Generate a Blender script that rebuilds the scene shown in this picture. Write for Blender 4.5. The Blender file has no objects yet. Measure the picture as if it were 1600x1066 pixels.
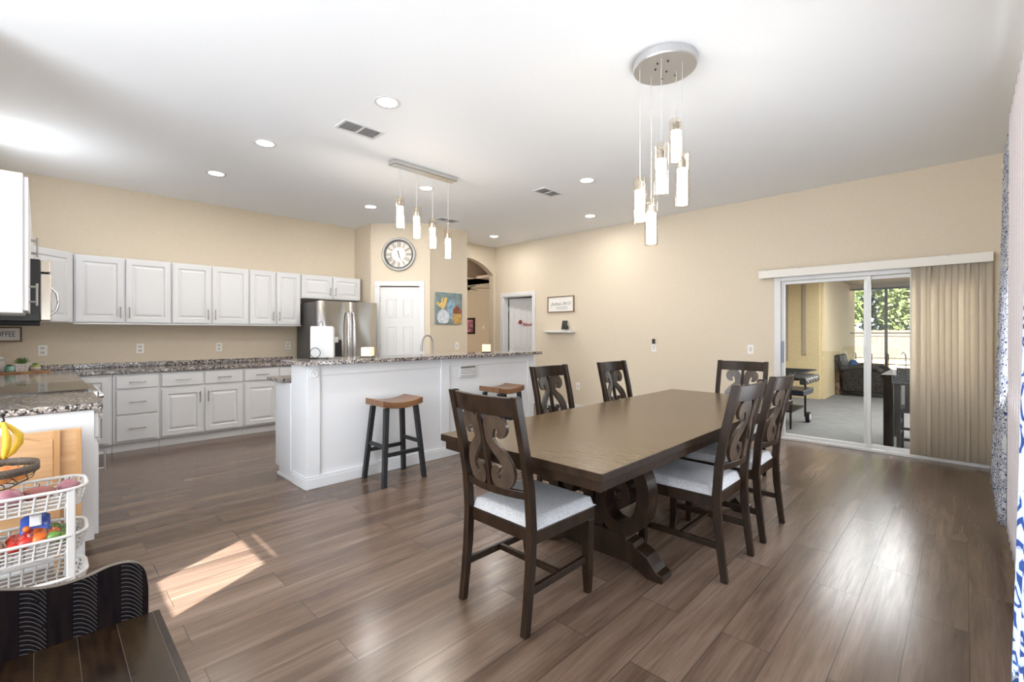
import bpy, bmesh, math, random
from mathutils import Vector, Matrix
random.seed(7)
PI = math.pi
C = bpy.context.scene.collection
sc = bpy.context.scene
R = math.radians
# ------------------------------------------------------------------ camera, world, sun, exposure
cam_d = bpy.data.cameras.new('camera'); cam = bpy.data.objects.new('camera', cam_d); C.objects.link(cam)
cam.location = (0, 0, 1.325)
cam.rotation_euler = (R(90), 0, R(44.39) - R(90) + R(0))
# forward must be (cos 44.39, sin 44.39)
cam.rotation_euler = (R(90), 0, -R(90 - 44.39))
cam_d.sensor_width = 36.0
cam_d.lens = 36.0 * 721.9 / 1600
cam_d.shift_y = -(533 - 519.7) / 1600
cam_d.clip_start = 0.05
sc.camera = cam
w = bpy.data.worlds.new('world'); sc.world = w; w.use_nodes = True
w.node_tree.nodes['Background'].inputs[0].default_value = (0.80, 0.90, 1.0, 1)
w.node_tree.nodes['Background'].inputs[1].default_value = 2.2
sun_d = bpy.data.lights.new('sun', 'SUN'); sun = bpy.data.objects.new('sun', sun_d); C.objects.link(sun)
sd = Vector((0.889, 0.457, -0.577)).normalized()
sun.rotation_euler = sd.to_track_quat('-Z', 'Y').to_euler()
sun_d.energy = 38.0; sun_d.angle = R(0.2); sun_d.color = (1, 0.98, 0.95)
def area(name, loc, d, sx, sy, power, col=(1, 1, 1), shape='RECTANGLE', spread=PI):
    l = bpy.data.lights.new(name, 'AREA'); o = bpy.data.objects.new(name, l); C.objects.link(o)
    o.location = loc; o.rotation_euler = Vector(d).to_track_quat('-Z', 'Z' if abs(d[2]) < .5 else 'Y').to_euler()
    l.shape = shape; l.size = sx; l.size_y = sy; l.energy = power; l.color = col; l.spread = spread
    return o
area('rear_fill_panel', (-2.6, 1.75, 1.25), (1, 0.0, 0.10), 3.9, 2.3, 315, (.88, .94, 1))  # added fill panel standing inside the rear wall, not a window opening
area('daylight_side_window', (2.4, -0.27, 1.45), (0, 1, 0.2), 3.8, 1.9, 200, (.88, .94, 1))
area('front_fill_panel', (-1.3, -0.27, 1.4), (0, 1, 0.1), 2.6, 1.7, 25, (.86, .93, 1))  # unseen fill added on the solid wall behind the camera
area('kitchen_ceiling_fill', (-.38, 5.9, 2.40), (1, 0, 0), 2.2, .40, 25, (.92, .96, 1))  # added light to brighten the kitchen ceiling; the wall has no opening here
area('patio_glow_fill', (9.0, .25, 2.50), (0, 0, -1), 4.1, 2.6, 310, (.95, .97, 1))  # added panel under the closed patio roof, for the indoor floor glow
sc.view_settings.view_transform = 'Standard'; sc.view_settings.look = 'None'
sc.view_settings.gamma = 1.0; sc.view_settings.exposure = 0.17
sc.view_settings.use_curve_mapping = False
sc.cycles.max_bounces = 8; sc.cycles.diffuse_bounces = 5; sc.cycles.glossy_bounces = 4
sc.cycles.transparent_max_bounces = 12; sc.cycles.transmission_bounces = 6
sc.cycles.sample_clamp_indirect = 6.0; sc.cycles.caustics_reflective = False; sc.cycles.caustics_refractive = False

# ------------------------------------------------------------------ materials
MATS = {}
def mat(name, col=(.8, .8, .8), rough=.5, metal=0.0, spec=.5, emit=None, es=0.0):
    m = bpy.data.materials.new(name); m.use_nodes = True
    b = m.node_tree.nodes['Principled BSDF']
    b.inputs['Base Color'].default_value = (*col, 1); b.inputs['Roughness'].default_value = rough
    b.inputs['Metallic'].default_value = metal; b.inputs['Specular IOR Level'].default_value = spec
    if emit: b.inputs['Emission Color'].default_value = (*emit, 1); b.inputs['Emission Strength'].default_value = es
    MATS[name] = m; return m
def nd(m, t, **k):
    n = m.node_tree.nodes.new(t)
    for a, v in k.items(): setattr(n, a, v)
    return n
def lk(m, a, b): m.node_tree.links.new(a, b)
def B(m): return m.node_tree.nodes['Principled BSDF']
def coords(m, scale=(1, 1, 1), loc=(0, 0, 0), rot=(0, 0, 0)):
    t = nd(m, 'ShaderNodeTexCoord'); p = nd(m, 'ShaderNodeMapping')
    p.inputs['Scale'].default_value = scale; p.inputs['Location'].default_value = loc; p.inputs['Rotation'].default_value = rot
    lk(m, t.outputs['Object'], p.inputs['Vector']); return p.outputs['Vector']
def ramp(m, src, stops, interp='LINEAR'):
    r = nd(m, 'ShaderNodeValToRGB'); r.color_ramp.interpolation = interp
    e = r.color_ramp.elements
    while len(e) < len(stops): e.new(.5)
    for i, (p, c) in enumerate(stops): e[i].position = p; e[i].color = (*c, 1)
    lk(m, src, r.inputs['Fac']); return r.outputs['Color']
def noise(m, vec, scale, detail=3, rough=.5, dist=0.0):
    n = nd(m, 'ShaderNodeTexNoise'); n.inputs['Scale'].default_value = scale; n.inputs['Detail'].default_value = detail
    n.inputs['Roughness'].default_value = rough; n.inputs['Distortion'].default_value = dist
    lk(m, vec, n.inputs['Vector']); return n.outputs['Fac']
def bump(m, src, strength, dist=.01):
    b = nd(m, 'ShaderNodeBump'); b.inputs['Strength'].default_value = strength; b.inputs['Distance'].default_value = dist
    lk(m, src, b.inputs['Height']); lk(m, b.outputs['Normal'], B(m).inputs['Normal'])
def mixc(m, fac, a, b, blend='MIX'):
    x = nd(m, 'ShaderNodeMix', data_type='RGBA', blend_type=blend)
    for inp, v in ((x.inputs[0], fac), (x.inputs[6], a), (x.inputs[7], b)):
        if isinstance(v, (int, float)): inp.default_value = v
        elif isinstance(v, tuple): inp.default_value = (*v, 1)
        else: lk(m, v, inp)
    return x.outputs[2]
def noisy(name, c1, c2, scale, rough=.5, stretch=(1, 1, 1), detail=4, bmp=0, metal=0, spec=.5, lo=.35, hi=.65):
    m = mat(name, c1, rough, metal, spec); f = noise(m, coords(m, stretch), scale, detail)
    lk(m, ramp(m, f, [(lo, c1), (hi, c2)]), B(m).inputs['Base Color'])
    if bmp: bump(m, f, bmp)
    return m
def glass(name, tint=(1, 1, 1), ior=1.45, rough=0.0, extra=0.0):
    m = bpy.data.materials.new(name); m.use_nodes = True; nt = m.node_tree; nt.nodes.clear()
    o = nt.nodes.new('ShaderNodeOutputMaterial'); mx = nt.nodes.new('ShaderNodeMixShader')
    t = nt.nodes.new('ShaderNodeBsdfTransparent'); t.inputs[0].default_value = (*tint, 1)
    g = nt.nodes.new('ShaderNodeBsdfGlossy'); g.inputs['Roughness'].default_value = rough
    fr = nt.nodes.new('ShaderNodeLayerWeight'); fr.inputs[0].default_value = .5
    pw = nt.nodes.new('ShaderNodeMath'); pw.operation = 'POWER'; pw.inputs[1].default_value = 4.0; nt.links.new(fr.outputs['Facing'], pw.inputs[0])
    ad = nt.nodes.new('ShaderNodeMath'); ad.operation = 'MULTIPLY_ADD'; ad.use_clamp = True; ad.inputs[1].default_value = .6; ad.inputs[2].default_value = .005 + extra
    nt.links.new(pw.outputs[0], ad.inputs[0]); nt.links.new(ad.outputs[0], mx.inputs[0]); nt.links.new(t.outputs[0], mx.inputs[1]); nt.links.new(g.outputs[0], mx.inputs[2])
    nt.links.new(mx.outputs[0], o.inputs[0]); MATS[name] = m; return m

WALL = noisy('wall_paint', (.64, .56, .445), (.655, .575, .46), 30, .75, bmp=.06, spec=.3)
CEIL = noisy('ceiling_paint', (.885, .915, .955), (.895, .925, .965), 60, .6, bmp=.05, spec=.35)
TRIM = mat('trim_white', (.68, .68, .685), .35)
CAB = mat('cabinet_white', (.64, .645, .66), .32)
CABI = mat('island_white', (.71, .725, .755), .4)
STUC = noisy('stucco', (.47, .375, .215), (.52, .42, .25), 40, .9, bmp=.3)
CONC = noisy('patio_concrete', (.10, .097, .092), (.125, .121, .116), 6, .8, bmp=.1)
DIRT = noisy('dry_lawn', (.10, .08, .046), (.13, .107, .065), 2, .9)
FENCE = noisy('fence_wood', (.09, .07, .048), (.115, .09, .064), 3, .8, stretch=(1, 8, .4))
STEEL = noisy('stainless', (.50, .48, .46), (.56, .54, .52), 3, .2, metal=1.0, stretch=(1, 1, .05))
DSTEEL = mat('fridge_side_grey', (.10, .095, .09), .45)
NICK = mat('brushed_nickel', (.40, .39, .37), .33, 1.0)
CHROME = mat('chrome', (.72, .72, .72), .16, 1.0)
BLK = mat('black_plastic', (.012, .012, .014), .35)
BLKM = mat('black_metal', (.010, .010, .011), .5, 0, .25)
STOOLB = noisy('stool_black', (.007, .008, .010), (.018, .019, .022), 40, .5)
WPL = mat('white_plastic', (.56, .55, .54), .4)
OUTL = mat('outlet_white', (.80, .79, .76), .4)
SLOT = mat('slot_grey', (.25, .24, .22), .5)
CORD = mat('thin_cord', (.55, .55, .55), .5)
GLASS = glass('window_glass', (.97, .98, .97), 1.35)
PGL = glass('pendant_glass', (.995, .97, .93), 1.3, 0.03, .03)
SMOKE = mat('ceramic_glass', (.05, .04, .035), .04, spec=1.0)
GLOW = mat('pendant_glow', (1, .95, .85), .5, emit=(1, .93, .82), es=36)
LAMPW = mat('downlight_glow', (1, 1, 1), .5, emit=(1, .98, .95), es=9)
CAND = noisy('candle_glow', (.9, .75, .45), (1, .88, .6), 8, .6, stretch=(6, 6, .3)); B(CAND).inputs['Emission Color'].default_value = (1, .74, .36, 1); B(CAND).inputs['Emission Strength'].default_value = .35
FABR = noisy('seat_fabric', (.33, .33, .345), (.47, .47, .485), 160, .9, detail=2, bmp=.25, spec=.2)
DARK = noisy('dark_wood', (.011, .006, .0032), (.024, .0125, .007), 8, .34, stretch=(3, 3, 1), bmp=.03, spec=.2)
SPLAT = noisy('splat_wood_sheen', (.028, .018, .012), (.055, .036, .024), 9, .30, stretch=(3, 3, 1), bmp=.05)  # chair wood made lighter, glossy reflection on the splats put into the colour
MAPLE = noisy('natural_wood', (.48, .27, .12), (.57, .35, .18), 3, .5, stretch=(.8, 1, 9))
MAPLE2 = noisy('natural_wood_upright', (.44, .23, .09), (.54, .32, .15), 3, .5, stretch=(9, 1, .8))
STSEAT = noisy('stool_seat_wood', (.13, .058, .026), (.23, .115, .052), 4, .3, stretch=(1, 9, 1))
BLIND = noisy('blind_fabric', (.76, .69, .58), (.81, .74, .63), 90, .85, stretch=(1, 1, 3))
def translucent(m, fac):
    nt = m.node_tree; tr = nt.nodes.new('ShaderNodeBsdfTranslucent'); src = B(m).inputs['Base Color'].links[0].from_socket; nt.links.new(src, tr.inputs[0]); ms = nt.nodes.new('ShaderNodeMixShader'); ms.inputs[0].default_value = fac
    nt.links.new(B(m).outputs[0], ms.inputs[1]); nt.links.new(tr.outputs[0], ms.inputs[2]); nt.links.new(ms.outputs[0], nt.nodes['Material Output'].inputs[0])
translucent(BLIND, .5)
WICK = noisy('wicker', (.008, .007, .006), (.035, .028, .022), 40, .6, bmp=.6, spec=.2)
BLUEP = noisy('navy_cushion', (.012, .035, .09), (.02, .055, .13), 20, .9)
TWOOD = noisy('outdoor_dark_wood', (.010, .005, .003), (.024, .013, .008), 5, .5, stretch=(4, 4, 1), spec=.12)
# floor planks
FLOOR = mat('floor_planks', (.2, .15, .12), .3)
def mk_floor(m):
    v = coords(m, (1, 1, 1), (0.31, 0.016, 0))
    br = nd(m, 'ShaderNodeTexBrick'); br.offset = .37; br.offset_frequency = 2; br.squash = 1
    br.inputs['Scale'].default_value = 1; br.inputs['Brick Width'].default_value = 1.21; br.inputs['Row Height'].default_value = .196
    br.inputs['Mortar Size'].default_value = .0016; br.inputs['Mortar Smooth'].default_value = .1; br.inputs['Bias'].default_value = 0
    br.inputs['Color1'].default_value = (0, 0, 0, 1); br.inputs['Color2'].default_value = (1, 1, 1, 1); br.inputs['Mortar'].default_value = (.5, .5, .5, 1)
    lk(m, v, br.inputs['Vector'])
    def n4(sc_, detail, st, dist=0):
        n = nd(m, 'ShaderNodeTexNoise', noise_dimensions='4D'); n.inputs['Scale'].default_value = sc_; n.inputs['Detail'].default_value = detail
        n.inputs['Distortion'].default_value = dist; n.inputs['Roughness'].default_value = .6
        lk(m, coords(m, st), n.inputs['Vector'])
        mu = nd(m, 'ShaderNodeMath', operation='MULTIPLY'); mu.inputs[1].default_value = 23.0; lk(m, br.outputs['Color'], mu.inputs[0]); lk(m, mu.outputs[0], n.inputs['W'])
        return n.outputs['Fac']
    broad = n4(2.2, 5, (.42, 4.0, 1), .6); fine = n4(9, 5, (.35, 9, 1), .4)
    c = ramp(m, broad, [(.28, (.070, .044, .031)), (.5, (.130, .087, .063)), (.72, (.205, .146, .112))])
    g = ramp(m, fine, [(.3, (.76, .73, .71)), (.6, (1.05, 1.05, 1.05))])
    c = mixc(m, 1.0, c, g, 'MULTIPLY')
    pv = ramp(m, br.outputs['Color'], [(0, (.86, .85, .84)), (1, (1.12, 1.12, 1.12))])
    c = mixc(m, 1.0, c, pv, 'MULTIPLY')
    c = mixc(m, br.outputs['Fac'], c, (.05, .035, .028))
    lk(m, c, B(m).inputs['Base Color'])
    rr = ramp(m, fine, [(.3, (.27,) * 3), (.7, (.20,) * 3)]); lk(m, rr, B(m).inputs['Roughness'])
    inv = nd(m, 'ShaderNodeMath', operation='SUBTRACT'); inv.inputs[0].default_value = 1; lk(m, br.outputs['Fac'], inv.inputs[1])
    bump(m, inv.outputs[0], .35, .002)
    B(m).inputs['Specular IOR Level'].default_value = .55
mk_floor(FLOOR)
# granite
def granite(name, stops, scale=95):
    m = mat(name, (.4, .38, .35), .12); v = coords(m)
    vo = nd(m, 'ShaderNodeTexVoronoi'); vo.inputs['Scale'].default_value = scale; lk(m, v, vo.inputs['Vector'])
    sp = nd(m, 'ShaderNodeSeparateColor'); lk(m, vo.outputs['Color'], sp.inputs[0])
    c = ramp(m, sp.outputs[0], stops, 'CONSTANT'); f = noise(m, v, 9, 3)
    c = mixc(m, 1.0, c, ramp(m, f, [(.35, (.8, .8, .84)), (.65, (1.1, 1.08, 1.04))]), 'MULTIPLY')
    lk(m, c, B(m).inputs['Base Color']); return m
GRAN = granite('granite', [(0, (.025, .022, .022)), (.22, (.16, .14, .135)), (.42, (.36, .31, .27)), (.62, (.24, .22, .22)), (.8, (.55, .52, .50)), (.93, (.08, .07, .07))])
# table top: fine boards across with saw marks
TOPW = mat('table_top_wood', (.1, .07, .04), .3)
def mk_top(m):
    v = coords(m, (1, 1, 1)); f = noise(m, coords(m, (8, 1.2, 1)), 5, 4); f2 = noise(m, coords(m, (40, 2, 1)), 3, 2)
    c = ramp(m, f, [(.3, (.10, .062, .026)), (.7, (.135, .085, .04))])
    c = mixc(m, .35, c, ramp(m, f2, [(.35, (.08, .052, .028)), (.65, (.18, .125, .075))]))
    br = nd(m, 'ShaderNodeTexBrick'); br.offset = 0; br.inputs['Scale'].default_value = 1; br.inputs['Brick Width'].default_value = 9; br.inputs['Row Height'].default_value = .13
    br.inputs['Mortar Size'].default_value = .0012; br.inputs['Color1'].default_value = (.9, .9, .9, 1); br.inputs['Color2'].default_value = (1.08, 1.08, 1.08, 1); br.inputs['Mortar'].default_value = (.5, .5, .5, 1)
    lk(m, v, br.inputs['Vector']); c = mixc(m, 1.0, c, br.outputs['Color'], 'MULTIPLY'); lk(m, c, B(m).inputs['Base Color'])
    pass
mk_top(TOPW); B(TOPW).inputs['Roughness'].default_value = .24; B(TOPW).inputs['Specular IOR Level'].default_value = .3
# bench board: dark with curved saw marks on every other board
BENCH = mat('bench_board', (.02, .015, .013), .6, spec=.03)
def mk_bench(m, along):
    t = nd(m, 'ShaderNodeTexCoord'); s = nd(m, 'ShaderNodeSeparateXYZ'); lk(m, t.outputs['Object'], s.inputs[0])
    def M(op, a, b=None, c=None):
        n = nd(m, 'ShaderNodeMath', operation=op)
        for i, x in enumerate((a, b, c)):
            if x is None: continue
            if isinstance(x, (int, float)): n.inputs[i].default_value = x
            else: lk(m, x, n.inputs[i])
        return n.outputs[0]
    W = .052 if along == 'Z' else .085
    x = M('ADD', s.outputs['X'], 5 * W + .002); u = M('FRACT', M('DIVIDE', x, W)); idx = M('FLOOR', M('DIVIDE', x, W))
    par = M('MODULO', M('ADD', idx, 100), 2.0)
    h = s.outputs['Z'] if along == 'Z' else s.outputs['Y']
    hh = M('ADD', h, M('MULTIPLY', M('POWER', u, 2.2), .045))
    line = M('FRACT', M('DIVIDE', hh, .0125 if along == 'Z' else .007)); ln = M('LESS_THAN', line, .15)
    nz = noise(m, coords(m), 30, 3); msk = M('MULTIPLY', ln, M('MULTIPLY', par, M('GREATER_THAN', nz, .30)))
    base = ramp(m, noise(m, coords(m, (14, 14, 2) if along == 'Z' else (14, 2, 2)), 4, 3), [(.3, (.003, .0028, .0045)), (.7, (.011, .007, .0065))] if along == 'Z' else [(.3, (.007, .004, .003)), (.7, (.026, .014, .007))])
    c = mixc(m, msk, base, (.085, .085, .095) if along == 'Z' else (.06, .04, .02))
    seam = M('LESS_THAN', u, .03 if along == 'Z' else .012)
    c = mixc(m, seam, c, (.003, .003, .003) if along == 'Z' else (.075, .065, .055))
    lk(m, c, B(m).inputs['Base Color'])
mk_bench(BENCH, 'Z')
BENCHS = mat('bench_seat_board', (.03, .02, .013), .25, spec=.25); mk_bench(BENCHS, 'Y')
# curtain print
def mk_curtain(name, base, ink, scale, alpha=.0):
    m = mat(name, base, .9, spec=.1); v = coords(m)
    vo = nd(m, 'ShaderNodeTexVoronoi', feature='DISTANCE_TO_EDGE'); vo.inputs['Scale'].default_value = scale
    di = noise(m, v, scale * .6, 3); mx = nd(m, 'ShaderNodeVectorMath', operation='ADD'); sx = nd(m, 'ShaderNodeVectorMath', operation='SCALE'); sx.inputs['Scale'].default_value = .08
    nn = nd(m, 'ShaderNodeTexNoise'); nn.inputs['Scale'].default_value = scale * .5; lk(m, v, nn.inputs['Vector']); lk(m, nn.outputs['Color'], sx.inputs[0]); lk(m, v, mx.inputs[0]); lk(m, sx.outputs[0], mx.inputs[1])
    lk(m, mx.outputs[0], vo.inputs['Vector'])
    ringm = ramp(m, vo.outputs['Distance'], [(.0, (0, 0, 0)), (.10, (1, 1, 1)), (.19, (1, 1, 1)), (.22, (0, 0, 0))], 'CONSTANT')
    spk = ramp(m, di, [(.0, (0, 0, 0)), (.38, (1, 1, 1)), (.60, (0, 0, 0))], 'CONSTANT')
    f = mixc(m, 1.0, ringm, spk, 'MULTIPLY'); c = mixc(m, f, base, ink); lk(m, c, B(m).inputs['Base Color'])
    nt = m.node_tree; tr = nt.nodes.new('ShaderNodeBsdfTranslucent'); lk(m, c, tr.inputs[0]); ms = nt.nodes.new('ShaderNodeMixShader'); ms.inputs[0].default_value = .4
    lk(m, B(m).outputs[0], ms.inputs[1]); lk(m, tr.outputs[0], ms.inputs[2]); lk(m, ms.outputs[0], nt.nodes['Material Output'].inputs[0]); return m
CURT = mk_curtain('printed_curtain', (.60, .61, .64), (.05, .07, .16), 30)
CURT2 = mk_curtain('blue_print_curtain', (.55, .60, .68), (.06, .12, .32), 15)
SHEER = noisy('sheer_curtain', (.50, .46, .48), (.56, .52, .54), 120, .9)

# ------------------------------------------------------------------ mesh builder
class MB:
    def __init__(s, M=None): s.v = []; s.f = []; s.M = M or Matrix(); s.sm = []
    def add(s, vs, fs, smooth=False):
        o = len(s.v); s.v += [tuple(s.M @ Vector(p)) for p in vs]
        for f in fs: s.f.append([i + o for i in f]); s.sm.append(smooth)
        return s
    def box(s, x0, x1, y0, y1, z0, z1):
        v = [(x, y, z) for x in (x0, x1) for y in (y0, y1) for z in (z0, z1)]
        return s.add(v, [(0, 1, 3, 2), (4, 6, 7, 5), (0, 4, 5, 1), (2, 3, 7, 6), (0, 2, 6, 4), (1, 5, 7, 3)])
    def cbox(s, c, d): return s.box(c[0] - d[0] / 2, c[0] + d[0] / 2, c[1] - d[1] / 2, c[1] + d[1] / 2, c[2] - d[2] / 2, c[2] + d[2] / 2)
    def hexa(s, bot, top):  # two quads of 4 pts
        return s.add(list(bot) + list(top), [(3, 2, 1, 0), (4, 5, 6, 7), (0, 1, 5, 4), (1, 2, 6, 5), (2, 3, 7, 6), (3, 0, 4, 7)])
    def tube(s, pts, r, n=10, caps=True, closed=False):
        pts = [Vector(p) for p in pts]; k = len(pts); rs = r if isinstance(r, (list, tuple)) else [r] * k
        vs = []; up = None
        for i, p in enumerate(pts):
            a = pts[(i - 1) % k] if (i > 0 or closed) else p; b = pts[(i + 1) % k] if (i < k - 1 or closed) else p
            t = (b - a).normalized() if (b - a).length > 1e-9 else Vector((0, 0, 1))
            if up is None: up = Vector((0, 0, 1)) if abs(t.z) < .9 else Vector((1, 0, 0))
            x = t.cross(up)
            if x.length < 1e-4: x = t.cross(Vector((0, 1, 0)))
            x.normalize(); y = x.cross(t).normalized(); up = y
            for j in range(n):
                an = 2 * PI * j / n; vs.append(p + x * math.cos(an) * rs[i] + y * math.sin(an) * rs[i])
        fs = []
        for i in range(k if closed else k - 1):
            for j in range(n):
                a = i * n + j; b = i * n + (j + 1) % n; c = ((i + 1) % k) * n + (j + 1) % n; d = ((i + 1) % k) * n + j
                fs.append((a, b, c, d))
        s.add(vs, fs, True)
        if caps and not closed:
            s.add(vs[:n], [tuple(range(n))[::-1]]); s.add(vs[-n:], [tuple(range(n))])
        return s
    def cyl(s, p0, p1, r, n=24): return s.tube([p0, p1], r, n)
    def lathe(s, c, prof, n=28, smooth=True, closed=False):  # prof: list (r,z) around z axis at c
        vs = []; fs = []; k = len(prof)
        for r, z in prof:
            for j in range(n):
                a = 2 * PI * j / n; vs.append((c[0] + r * math.cos(a), c[1] + r * math.sin(a), c[2] + z))
        for i in range(k if closed else k - 1):
            for j in range(n):
                i2 = (i + 1) % k; fs.append((i * n + j, i * n + (j + 1) % n, i2 * n + (j + 1) % n, i2 * n + j))
        return s.add(vs, fs, smooth)
    def prism(s, poly, axis, a, b):  # poly 2D extruded along axis between a,b ; axis 0:(y,z) 1:(x,z) 2:(x,y)
        def P(p, t): return ((t, p[0], p[1]), (p[0], t, p[1]), (p[0], p[1], t))[axis]
        n = len(poly); vs = [P(p, a) for p in poly] + [P(p, b) for p in poly]
        fs = [tuple(range(n)), tuple(range(2 * n - 1, n - 1, -1))] + [(i, (i + 1) % n, n + (i + 1) % n, n + i) for i in range(n)]
        return s.add(vs, fs)
    def sphere(s, c, r, n=14, m=9, sq=(1, 1, 1)):
        prof = [(math.sin(PI * i / m), -math.cos(PI * i / m)) for i in range(m + 1)]; vs = []; fs = []
        for a, z in prof:
            for j in range(n): t = 2 * PI * j / n; vs.append((c[0] + r * a * math.cos(t) * sq[0], c[1] + r * a * math.sin(t) * sq[1], c[2] + r * z * sq[2]))
        for i in range(m):
            for j in range(n): fs.append((i * n + j, i * n + (j + 1) % n, (i + 1) * n + (j + 1) % n, (i + 1) * n + j))
        return s.add(vs, fs, True)
    def grid(s, fn, nu, nv, smooth=True):
        vs = [fn(i / nu, j / nv) for i in range(nu + 1) for j in range(nv + 1)]
        fs = [(i * (nv + 1) + j, (i + 1) * (nv + 1) + j, (i + 1) * (nv + 1) + j + 1, i * (nv + 1) + j + 1) for i in range(nu) for j in range(nv)]
        return s.add(vs, fs, smooth)
    def stroke(s, path, widths, mapf, t):  # thick 2-D stroke; mapf(u, v, off) -> 3-D ; t thickness
        k = len(path); L = []; Rr = []
        for i in range(k):
            a = path[max(i - 1, 0)]; b = path[min(i + 1, k - 1)]; dx, dy = b[0] - a[0], b[1] - a[1]; l = math.hypot(dx, dy) or 1
            nx, ny = -dy / l, dx / l; wd = widths[i] / 2
            L.append((path[i][0] + nx * wd, path[i][1] + ny * wd)); Rr.append((path[i][0] - nx * wd, path[i][1] - ny * wd))
        vs = [mapf(p[0], p[1], o) for o in (-t / 2, t / 2) for p in L + Rr]; n = 2 * k; fs = []
        for i in range(k - 1):
            fs += [(i, i + 1, k + i + 1, k + i), (n + i, n + k + i, n + k + i + 1, n + i + 1), (i, n + i, n + i + 1, i + 1), (k + i, k + i + 1, n + k + i + 1, n + k + i)]
        fs += [(0, k, n + k, n), (k - 1, n + k - 1, n + 2 * k - 1, 2 * k - 1)]
        return s.add(vs, fs)
    def build(s, name, m, parent=None, bev=0, loc=None, solid=0, seg=2, sub=0):
        # top level: origin at base centre ; child : relative to parent's location chain
        off = Vector((0, 0, 0))
        if parent is not None:
            p = parent
            while p is not None: off += p.location; p = p.parent
            if parent.get('_local'): off = Vector((0, 0, 0))
        elif loc is not None: off = Vector(loc)
        else:
            xs = [v[0] for v in s.v]; ys = [v[1] for v in s.v]; zs = [v[2] for v in s.v]
            off = Vector(((min(xs) + max(xs)) / 2, (min(ys) + max(ys)) / 2, min(zs)))
        me = bpy.data.meshes.new(name); me.from_pydata([tuple(Vector(v) - off) for v in s.v], [], s.f)
        bm = bmesh.new(); bm.from_mesh(me)
        if len(bm.faces) < 20000: bmesh.ops.recalc_face_normals(bm, faces=bm.faces)
        bm.to_mesh(me); bm.free()
        for i, p in enumerate(me.polygons): p.use_smooth = s.sm[i]
        o = bpy.data.objects.new(name, me); C.objects.link(o)
        if parent is not None: o.parent = parent
        else: o.location = off
        if isinstance(m, (list, tuple)): [me.materials.append(x) for x in m]
        else: me.materials.append(m)
        if solid: md = o.modifiers.new('solid', 'SOLIDIFY'); md.thickness = solid; md.offset = 0
        if bev: md = o.modifiers.new('bevel', 'BEVEL'); md.width = bev; md.segments = seg; md.limit_method = 'ANGLE'; md.angle_limit = R(40)
        if sub: md = o.modifiers.new('sub', 'SUBSURF'); md.levels = sub; md.render_levels = sub
        return o
def tag(o, label=None, cat=None, group=None, kind=None):
    if label: o['label'] = label
    if cat: o['category'] = cat
    if group: o['group'] = group
    if kind: o['kind'] = kind
    return o
def struct(name, mb, m, parent=None, **k):
    o = mb.build(name, m, parent, **k)
    if parent is None: o['kind'] = 'structure'
    return o
def root(name, loc, label, cat, group=None, local=False, rz=0):
    o = bpy.data.objects.new(name, None); C.objects.link(o); o.location = loc; o.rotation_euler = (0, 0, rz); o.empty_display_size = .1
    return tag(o, label, cat, group)
def children(o): return [c for c in KIDS.get(o, [])]
def copy_tree(o, parent=None):
    c = o.copy(); C.objects.link(c)
    if parent is not None: c.parent = parent
    for ch in list(o.children): copy_tree(ch, c)
    return c
def copy_to(o, loc, rz=None, label=None, group=None):
    c = copy_tree(o); c.location = loc
    if rz is not None: c.rotation_euler = (0, 0, rz)
    if label: c['label'] = label
    if group: c['group'] = group
    return c
def text_mb(txt, size, M, depth=.001, shear=0, align='CENTER'):
    cu = bpy.data.curves.new('text', 'FONT'); cu.body = txt; cu.size = size; cu.extrude = depth; cu.align_x = align; cu.align_y = 'CENTER'; cu.shear = shear
    o = bpy.data.objects.new('text', cu); C.objects.link(o); dg = bpy.context.evaluated_depsgraph_get(); dg.update()
    me = bpy.data.meshes.new_from_object(o.evaluated_get(dg)); mb = MB(M)
    mb.add([tuple(v.co) for v in me.vertices], [tuple(p.vertices) for p in me.polygons])
    bpy.data.objects.remove(o); bpy.data.curves.remove(cu); bpy.data.meshes.remove(me); return mb
def T(x, y, z): return Matrix.Translation((x, y, z))
def RZ(a): return Matrix.Rotation(a, 4, 'Z')
def RX(a): return Matrix.Rotation(a, 4, 'X')
def RY(a): return Matrix.Rotation(a, 4, 'Y')

# ------------------------------------------------------------------ room shell
H = 3.05; XS = 6.48; YB = 7.24; YR = -.30; YA = 6.82
struct('floor', MB().box(-3.2, 6.6, -.4, 7.34, -.1, 0), FLOOR, loc=(0, 0, 0))
struct('ceiling', MB().box(-3.3, 6.62, -.4, 7.34, H, H + .12), CEIL)
struct('wall_back', MB().box(-.5, 5.0, YB, YB + .1, 0, H), WALL)
struct('wall_left', MB().box(-.5, -.4, 3.78, YB, 0, H).box(-3.2, -.5, 3.78, 3.88, 0, H), WALL)
struct('wall_right', MB().box(-3.3, 6.6, -.4, YR, 0, H), WALL)
wr = MB().box(-3.3, -3.2, -.3, .71, 0, H).box(-3.3, -3.2, 1.19, 3.88, 0, H).box(-3.3, -3.2, .71, 1.19, 0, 2.36).box(-3.3, -3.2, .71, 1.19, 2.80, H)
struct('wall_rear', wr, WALL)
struct('window_3', MB().box(-3.27, -3.23, .71, 1.19, 2.704, 2.728).box(-3.27, -3.23, .71, 1.19, 2.760, 2.774), TRIM)
SY0, SY1, SH = -.15, 1.68, 2.0
DY0, DY1, DH = 5.80, 6.58, 2.03
ws = MB()
for a, b, z0 in ((YR, SY0, 0), (SY1, DY0, 0), (DY1, 6.95, 0), (SY0, SY1, SH), (DY0, DY1, DH)): ws.box(XS, XS + .12, a, b, z0, H)
struct('wall_slider', ws, WALL)
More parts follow.
